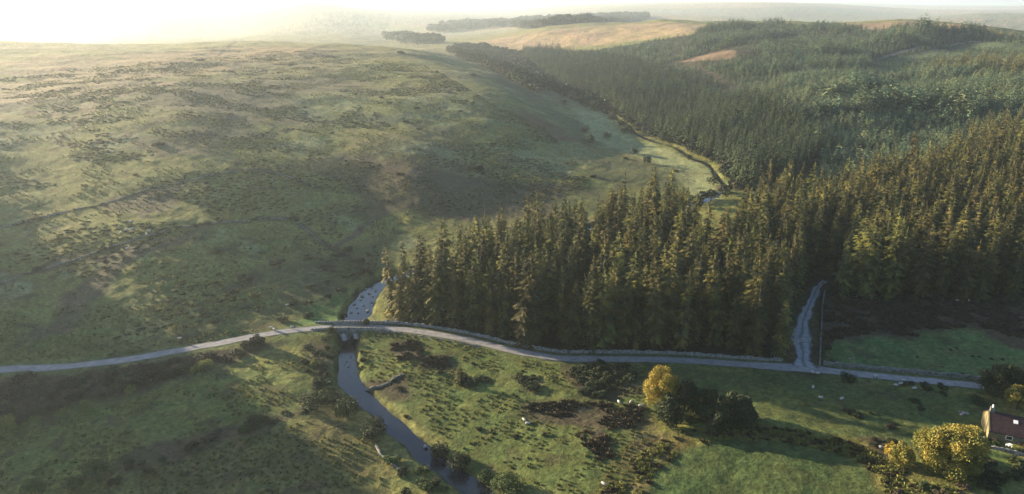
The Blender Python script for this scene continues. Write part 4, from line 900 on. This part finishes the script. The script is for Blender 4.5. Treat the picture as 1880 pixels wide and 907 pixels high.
# ------------------------------------------------------------------ sheep
def sheep_mesh(seed, lying=False, head_down=True):
    import bmesh
    rg = np.random.RandomState(seed); parts = []; mats_ = []
    # body: a loft along x (rump to neck), one closed surface, with the neck and head continuing it
    rings = [(-.62, .78, .06), (-.56, .78, .22), (-.40, .80, .31), (-.1, .78, .33), (.22, .80, .31), (.42, .84, .25), (.54, .86, .16)]
    rings += ([(.64, .74, .10), (.76, .55, .085), (.86, .36, .08), (.92, .24, .055), (.94, .20, .02)] if head_down else [(.62, .98, .11), (.70, 1.06, .10), (.84, 1.04, .085), (.96, .98, .055), (.99, .97, .02)])
    n_ = 12; V = []; F = []; mi = []
    for q, (x, z, r_) in enumerate(rings):
        for k in range(n_):
            a = 2 * math.pi * k / n_; w = 1 + .07 * (rg.rand() - .5) * (q < 6)
            V.append((x, math.cos(a) * r_ * .92 * w, z + math.sin(a) * r_ * w))
    for q in range(len(rings) - 1):
        for k in range(n_): F.append((q * n_ + k, q * n_ + (k + 1) % n_, (q + 1) * n_ + (k + 1) % n_, (q + 1) * n_ + k)); mi.append(0 if q < 7 else 1)
    F.append(tuple(range(n_))[::-1]); mi.append(0); F.append(tuple((len(rings) - 1) * n_ + k for k in range(n_))); mi.append(1)
    hx, _, hz = (.76, 0, .55) if head_down else (.72, 0, 1.1)
    for s in (-1, 1):   # ears
        o_ = len(V); V += [(hx - .02, s * .07, hz + .03), (hx + .03, s * .07, hz + .05), (hx - .02, s * .19, hz + .02)]; F += [(o_, o_ + 1, o_ + 2)]; mi += [1]
    for lx, ly, back in ((-.42, -.15, 1), (-.42, .15, 1), (.34, -.14, 0), (.34, .14, 0)):
        kx = lx + (.07 if back else 0); pts = [(lx, ly, .66), (kx, ly, .42), (lx - (.06 if back else 0), ly, .22), (lx, ly, .0)]
        if lying: pts = [(lx, ly, .62), (lx + .1, ly * 1.5, .5), (lx + .25, ly * 1.7, .46)]
        rad = [.10, .06, .035, .035][:len(pts)]; v_, f_ = tube(pts, rad, 6); o_ = len(V); V += [tuple(p) for p in v_]; F += [tuple(i + o_ for i in q) for q in f_]; mi += [1] * len(f_)
    if lying: V = [(a, b_, c - .42) for a, b_, c in V]
    o = mesh_obj("sheep", V, F, [M['wool'], M['skin_dark']], smooth=True, link=False, midx=mi); me = o.data; bpy.data.objects.remove(o); return me
sh = [sheep_mesh(1), sheep_mesh(2, head_down=False), sheep_mesh(3, lying=True, head_down=False), sheep_mesh(4)]
flock = [(1501,689,0,0,"white sheep grazing on the verge right at the track junction"),(1491,687,1,2,"small pale sheep standing left of the junction sheep"),(1492,715,1,1,"lone white sheep standing in the pasture below the junction"),(1506,734,0,3,"white sheep grazing lower in the pasture below the junction"),(1545,736,3,.4,"white sheep grazing right of the lower pasture sheep"),
 (1606,694,1,2.5,"tiny white sheep on the road verge right of the utility pole"),(1659,700,2,0,"white sheep lying by the verge above the trio"),(1644,711,3,3,"left sheep of the trio below the right-hand road"),(1653,708,1,.3,"middle sheep of the trio below the right-hand road"),(1678,717,0,0,"right sheep of the trio, grazing apart from the other two"),
 (962,775,1,2.2,"upper of two white sheep in the middle of the meadow"),(969,779,2,0,"lower white sheep lying beside the pale boulder in the meadow"),(1108,893,0,2.4,"white sheep grazing alone near the bottom of the picture"),(1158,742,3,1,"white sheep among the brambles left of the yellow tree"),(1176,749,1,0,"white sheep nearest the yellow tree"),(1161,699,2,1,"white sheep lying in the dark bushes above the brambles"),(1136,742,0,2,"small sheep at the left end of the brambles, left of two others"),
 (242,411,1,0,"topmost sheep of the small flock on the moor"),(243,424,0,1,"sheep below the topmost one in the moor flock"),(234,426,0,3,"grazing sheep in the middle of the moor flock"),(223,431,3,2,"leftmost sheep of the moor flock"),(274,428,1,0,"upper right sheep of the moor flock by the bank"),(270,434,0,2,"lower right sheep of the moor flock by the bank"),(235,460,1,1,"sheep alone below the old bank on the moor"),
 (499,605,1,0,"left of two white sheep just above the left road"),(504,608,0,2.6,"right of two white sheep just above the left road"),(537,604,3,0,"single white sheep on the green lawn near the bridge"),(331,625,1,0,"lone pale sheep above the left road in the heather"),(528,561,2,.6,"white sheep resting at the edge of the gorse slope"),
 (1757,555,1,0,"left of two white sheep under the spruces above the bracken"),(1778,555,0,1,"right of two white sheep under the spruces above the bracken"),(630,252,0,0,""),(1215,652,0,0,"")]
for px, py, k_, rz_, lb in flock:
    if not lb: continue
    x, y, z = at3(px, py); o = bpy.data.objects.new("sheep", sh[k_]); C.objects.link(o); o.location = (x, y, z); s = .95 if py > 500 else 1.2
    o.scale = (s, s, s); o.rotation_euler = (0, 0, rz_); tag(o, lb, "sheep", "sheep scattered over the pastures")

# ------------------------------------------------------------------ utility pole, posts, gate, log
def pole(px, py, h_, label, wires=True):
    x, y, z = at3(px, py); e = empty("utility_pole", (x, y, z), .2, 1, label, "utility pole")
    v, f = tube([(0, 0, -.5), (0, 0, h_ * .5), (0, 0, h_)], [.14, .12, .09], 8); mesh_obj("pole", v, f, M['wood'], e)
    v, f = box(-.75, .75, -.06, .06, h_ - .75, h_ - .6); mesh_obj("crossarm", v, f, M['wood'], e)
    for k in (-.65, 0, .65):
        v, f = tube([(k, 0, h_ - .6), (k, 0, h_ - .5), (k, 0, h_ - .4)], [.05, .07, .03], 6); mesh_obj("insulator", v, f, M['white'], e)
pole(1556, 698, 7.0, "wooden utility pole rising from the bush beside the road")
x, y, z = at3(1476, 628); ge = empty("field_gate", (x, y, z), .1, 1, "pale gate across the rutted forest track", "gate")
for sx_ in (-1.9, 1.9):
    v, f = tube([(sx_, 0, -.4), (sx_, 0, 1.3)], [.1, .09], 7); mesh_obj("gate_post", v, f, M['wood_pale'], ge)
v, f = join([tube([(-1.8, 0, q), (1.8, 0, q)], [.045, .045], 6) for q in (.25, .5, .75, 1.0, 1.2)] + [tube([(-1.8, .01, .25), (1.8, .01, 1.2)], [.035, .035], 6)]); mesh_obj("bars", v, f, M['wood_pale'], ge)
postsl = offs(track, 6.2)
v, f = tube([(0, 0, -.4), (0, 0, 1.2)], [.07, .06], 6); o = mesh_obj("fence_post", v, f, M['wood_pale'], link=False); fp = o.data; bpy.data.objects.remove(o)
q0 = 0
for px, py in [(1437,652),(1442,646),(1447,640),(1450,632),(1453,625),(1455,617),(1458,610),(1416,655),(1421,655)]:
    x, y, z = at3(px, py); o = bpy.data.objects.new("fence_post", fp); C.objects.link(o); o.location = (x, y, z); tag(o, "pale wooden post at the plantation corner left of the track", "post", "posts at the plantation corner")

# ------------------------------------------------------------------ house
hx, hy, hz = at3(1812, 806); hyaw = R(-25)
he = empty("cottage", (hx, hy, hz), hyaw, 1, "low cottage with dark red roof at the right edge", "house")
WL, WD, WH, RH = 15.0, 8.2, 2.3, 2.5
def wallpanel(name, pts, thick_dir, m, th=.3):
    k = len(pts); V = [tuple(p) for p in pts] + [tuple(np.array(p) + np.array(thick_dir) * th) for p in pts]
    F = [tuple(range(k)), tuple(range(2 * k - 1, k - 1, -1))] + [(i, i + k, (i + 1) % k + k, (i + 1) % k) for i in range(k)]
    return mesh_obj(name, V, F, m, he)
wallpanel("gable_wall", [(0, 0, -.5), (0, WD, -.5), (0, WD, WH), (0, WD / 2, WH + RH), (0, 0, WH)], (1, 0, 0), M['render'])
wallpanel("gable_wall", [(WL, 0, -.5), (WL, WD, -.5), (WL, WD, WH), (WL, WD / 2, WH + RH), (WL, 0, WH)], (-1, 0, 0), M['render'])
wallpanel("front_wall", [(.302, 0, -.5), (WL - .302, 0, -.5), (WL - .302, 0, WH), (.302, 0, WH)], (0, 1, 0), M['render'])
wallpanel("back_wall", [(.302, WD, -.5), (WL - .302, WD, -.5), (WL - .302, WD, WH), (.302, WD, WH)], (0, -1, 0), M['render'])
rfV = []; ov = .35; sl2 = RH / (WD / 2)
prof = [(-ov, WH - ov * sl2 + .02), (WD / 2, WH + RH + .02), (WD + ov, WH - ov * sl2 + .02), (WD + ov, WH - ov * sl2 + .2), (WD / 2, WH + RH + .22), (-ov, WH - ov * sl2 + .2)]
V = [(-.15, a, b_) for a, b_ in prof] + [(WL + .15, a, b_) for a, b_ in prof]
F = [(0, 1, 4, 5), (1, 2, 3, 4), (11, 10, 7, 6), (10, 9, 8, 7)] + [(i, i + 6, (i + 1) % 6 + 6, (i + 1) % 6) for i in range(6)]
roof = mesh_obj("roof", V, F, M['slate'], he)
def on_roof(x0, x1, t0, t1, up0, up1, name, m, par):
    V = []
    for u in (up0, up1):
        for t in (t0, t1):
            for x in (x0, x1): V.append((x, t, WH + t * sl2 + .21 + u))
    return mesh_obj(name, V, [(0, 2, 3, 1), (4, 5, 7, 6), (0, 1, 5, 4), (2, 6, 7, 3), (0, 4, 6, 2), (1, 3, 7, 5)], m, par)
on_roof(4.6, 5.4, 2.3, 3.0, -.05, .12, "skylight", M['white'], roof)
on_roof(-.18, .12, -ov, WD / 2, -.02, .06, "bargeboard", M['render'], roof)
v, f = box(.15, .95, WD / 2 - .4, WD / 2 + .4, WH + RH - .3, WH + RH + 1.2); mesh_obj("chimney", v, f, M['stone_dark'], roof)
for yy in (-.18, .18):
    v, f = tube([(.55, WD / 2 + yy, WH + RH + 1.2), (.55, WD / 2 + yy, WH + RH + 1.75)], [.14, .12], 8); mesh_obj("chimney_pot", v, f, M['white'], roof)
for wx in (3.2, 7.2, 11):
    v, f = box(wx, wx + 1.3, -.04, -.003, .9, 1.9); wf = mesh_obj("window", v, f, M['white'], he); v, f = box(wx + .1, wx + 1.2, -.055, -.043, 1.0, 1.8); mesh_obj("pane", v, f, M['glass'], wf)
v, f = box(5.2, 6.1, -.05, -.003, 0, 2.0); mesh_obj("door", v, f, M['wood'], he)
# garden
def loc_h(u, v_):
    c_, s_ = math.cos(hyaw), math.sin(hyaw); x = hx + u * c_ - v_ * s_; y = hy + u * s_ + v_ * c_; return x, y, Hs(x, y)
gl = np.array([loc_h(-.6, -.1)[:2], loc_h(-.7, -2)[:2], loc_h(-.8, -4.6)[:2], loc_h(4, -4.8)[:2], loc_h(9, -5)[:2], loc_h(15, -5)[:2]])
wall("garden_wall", gl, .8, .45, M['stone'], "low garden wall in front of the cottage", 21)
for k_, (u, v_, w_, mt) in enumerate([(1, -1, 1.8, 'bracken'), (1.2, -2.4, 1.6, 'leaf_green'), (3.4, -3.8, 1.5, 'leaf_green'), (5.5, -3.6, 2.0, 'leaf_green'), (7.5, -3.6, 2.2, 'leaf_green'), (6.6, -1.2, 2.0, 'bracken'), (8.8, -1.5, 2.2, 'leaf_green'), (10.5, -3, 2, 'leaf_green')]):
    x, y, z = loc_h(u, v_); bush_xy(x, y, z, w_, mt, "garden shrub between the cottage front and its wall", "garden shrubs", .8)
x, y, z = loc_h(3.6, -2.2); te = empty("garden_table", (x, y, z), .3, 1, "white garden table in front of the cottage", "table")
v, f = box(-.6, .6, -.38, .38, .70, .76); mesh_obj("tabletop", v, f, M['white'], te)
for a_ in (-.5, .5):
    for b_ in (-.3, .3): v, f = box(a_ - .04, a_ + .04, b_ - .04, b_ + .04, 0, .698); mesh_obj("leg", v, f, M['white'], te)

# ------------------------------------------------------------------ ground cover
def tuft_mesh(seed, n, hh, m, spread=.5, w=.06):
    rg = np.random.RandomState(seed); V = []; F = []
    for i in range(n):
        a = rg.uniform(0, 6.28); r_ = rg.uniform(0, .25) * spread; x, y = math.cos(a) * r_, math.sin(a) * r_; o_ = rg.uniform(.2, .9) * spread; b = a + 1.57; i0 = len(V)
        z1 = hh * rg.uniform(.5, 1.1); ww = w * rg.uniform(.6, 1.4)
        V += [(x - math.cos(b) * ww, y - math.sin(b) * ww, -.05), (x + math.cos(b) * ww, y + math.sin(b) * ww, -.05), (x + math.cos(a) * o_ * .6, y + math.sin(a) * o_ * .6, z1), (x + math.cos(a) * o_, y + math.sin(a) * o_, z1 * .65)]
        F += [(i0, i0 + 1, i0 + 2), (i0 + 1, i0 + 3, i0 + 2)]
    o = mesh_obj("tuft", V, F, m, link=False); me = o.data; bpy.data.objects.remove(o); return me
brown = [area(*q) for q in ([(985,738),(1050,735),(1180,745),(1185,785),(1110,790),(1040,775),(985,770),(960,745)], [(1070,785),(1110,790),(1130,840),(1100,850),(1070,815)], [(715,630),(770,625),(775,655),(735,665)], [(765,655),(830,655),(815,678),(775,675)], [(520,470),(690,440),(690,520),(640,545),(590,575),(500,600),(380,612),(120,662),(300,620),(420,590),(500,560)])]
def cover(name, polys, sp, s0, s1, vs, seed, label, thr=0, scale=9, rmin=4.5):
    XX = []; YY = []
    for k_, pg in enumerate(polys):
        X, Y = fill(area(*pg), sp, seed + k_); XX.append(X); YY.append(Y)
    X = np.concatenate(XX); Y = np.concatenate(YY)
    m = (dist_line(X, Y, road[:, :2]) > 2.5) & (dist_line(X, Y, track[:, :2]) > 4) & (dist_line(X, Y, river[:, :2]) > rmin) & (fbm(X, Y, scale, 3, seed) > thr)
    if 'tussock' in name:
        for q in brown: m &= ~inside(X, Y, q)
    X, Y = X[m], Y[m]; S = s0 + (s1 - s0) * np.random.RandomState(seed).rand(len(X)); print(name, len(X))
    tag(scatter(name, X, Y, H(X, Y) - .02, S, vs, seed=seed), label)
tg = [tuft_mesh(s, 26, .5, M['tuft']) for s in range(3)]; tb = [tuft_mesh(10 + s, 30, .55, M['bracken'], .9, .09) for s in range(3)]
cover("tussock_grass", [[(0,800),(150,760),(330,710),(520,655),(600,640),(610,700),(540,740),(430,775),(250,830),(60,915),(0,920)], [(200,920),(260,870),(420,815),(560,770),(650,790),(700,840),(700,920)], [(668,612),(760,606),(1010,668),(1190,672),(1180,760),(1200,860),(1160,920),(960,920),(860,830),(740,760),(665,700)], [(0,560),(250,560),(500,560),(470,610),(240,650),(0,670)]], 1.5, .5, 1.15, tg, 400, "rough tussocky grass in the lower fields", .46, 6)
cover("dead_bracken", [[(985,738),(1050,735),(1180,745),(1185,785),(1110,790),(1040,775),(985,770),(960,745)], [(1070,785),(1110,790),(1130,840),(1100,850),(1070,815)], [(715,630),(770,625),(775,655),(735,665)], [(765,655),(830,655),(815,678),(775,675)], [(1505,545),(1870,550),(1880,625),(1790,600),(1700,605),(1690,620),(1600,612),(1530,625),(1512,660)]], 1.25, .7, 1.5, tb, 420, "dead brown bracken and heather", .36, 5)
moor_poly = [(0,140),(250,115),(500,95),(780,120),(900,190),(1000,235),(1060,300),(1090,350),(1000,370),(760,400),(700,440),(690,500),(600,560),(300,610),(0,650)]
M['heather'] = mat('heather', (.050, .046, .024), (.088, .078, .036), .3, rough=.95, rnd=.35, trans=.1)
hb = [tuft_mesh(30 + s, 30, .22, M['heather'], .9, .14) for s in range(4)]
cover("moor_heather", [moor_poly], 2.7, .7, 1.9, hb, 460, "low dark heather clumps mottling the moor", .57, 20)
cover("moor_tussocks", [moor_poly], 2.6, .7, 1.5, tg, 480, "pale tussocks of purple moor grass on the hill", .52, 11)
cover("bracken_fringe", [[(1130,860),(1250,790),(1400,780),(1560,810),(1660,850),(1780,915),(1630,920),(1610,870),(1540,835),(1440,812),(1340,806),(1260,822),(1200,870),(1180,920),(1090,920)]], .95, .6, 1.3, [tuft_mesh(20 + s, 26, .5, M['leaf_yellow'], .8, .08) for s in range(2)] + tb[:1] + tg[:1], 440, "yellowing bracken fringe round the mown field", .40, 4)
# ------------------------------------------------------------------ haze
hz_top = 150.0; hs_ = 17000.0
Vh = [(sx * hs_, sy * hs_, z) for z in (-12, hz_top) for sy in (-1, 1) for sx in (-1, 1)]
Fh = [(0, 2, 3, 1), (4, 5, 7, 6), (0, 1, 5, 4), (2, 6, 7, 3), (0, 4, 6, 2), (1, 3, 7, 5)]
hm = bpy.data.materials.new("haze"); hm.use_nodes = True; hn = hm.node_tree.nodes; hn.remove(hn["Principled BSDF"])
pv = hn.new("ShaderNodeVolumePrincipled"); pv.inputs["Density"].default_value = HAZE_DENSITY; pv.inputs["Anisotropy"].default_value = .50
pv.inputs["Color"].default_value = (.78, .90, 1.0, 1); hm.node_tree.links.new(pv.outputs[0], hn["Material Output"].inputs["Volume"])
tag(mesh_obj("haze", Vh, Fh, hm), kind="stuff")
print("TERRAIN zmax", GZ.max(), "zmin", GZ.min(), "verts", len(V))
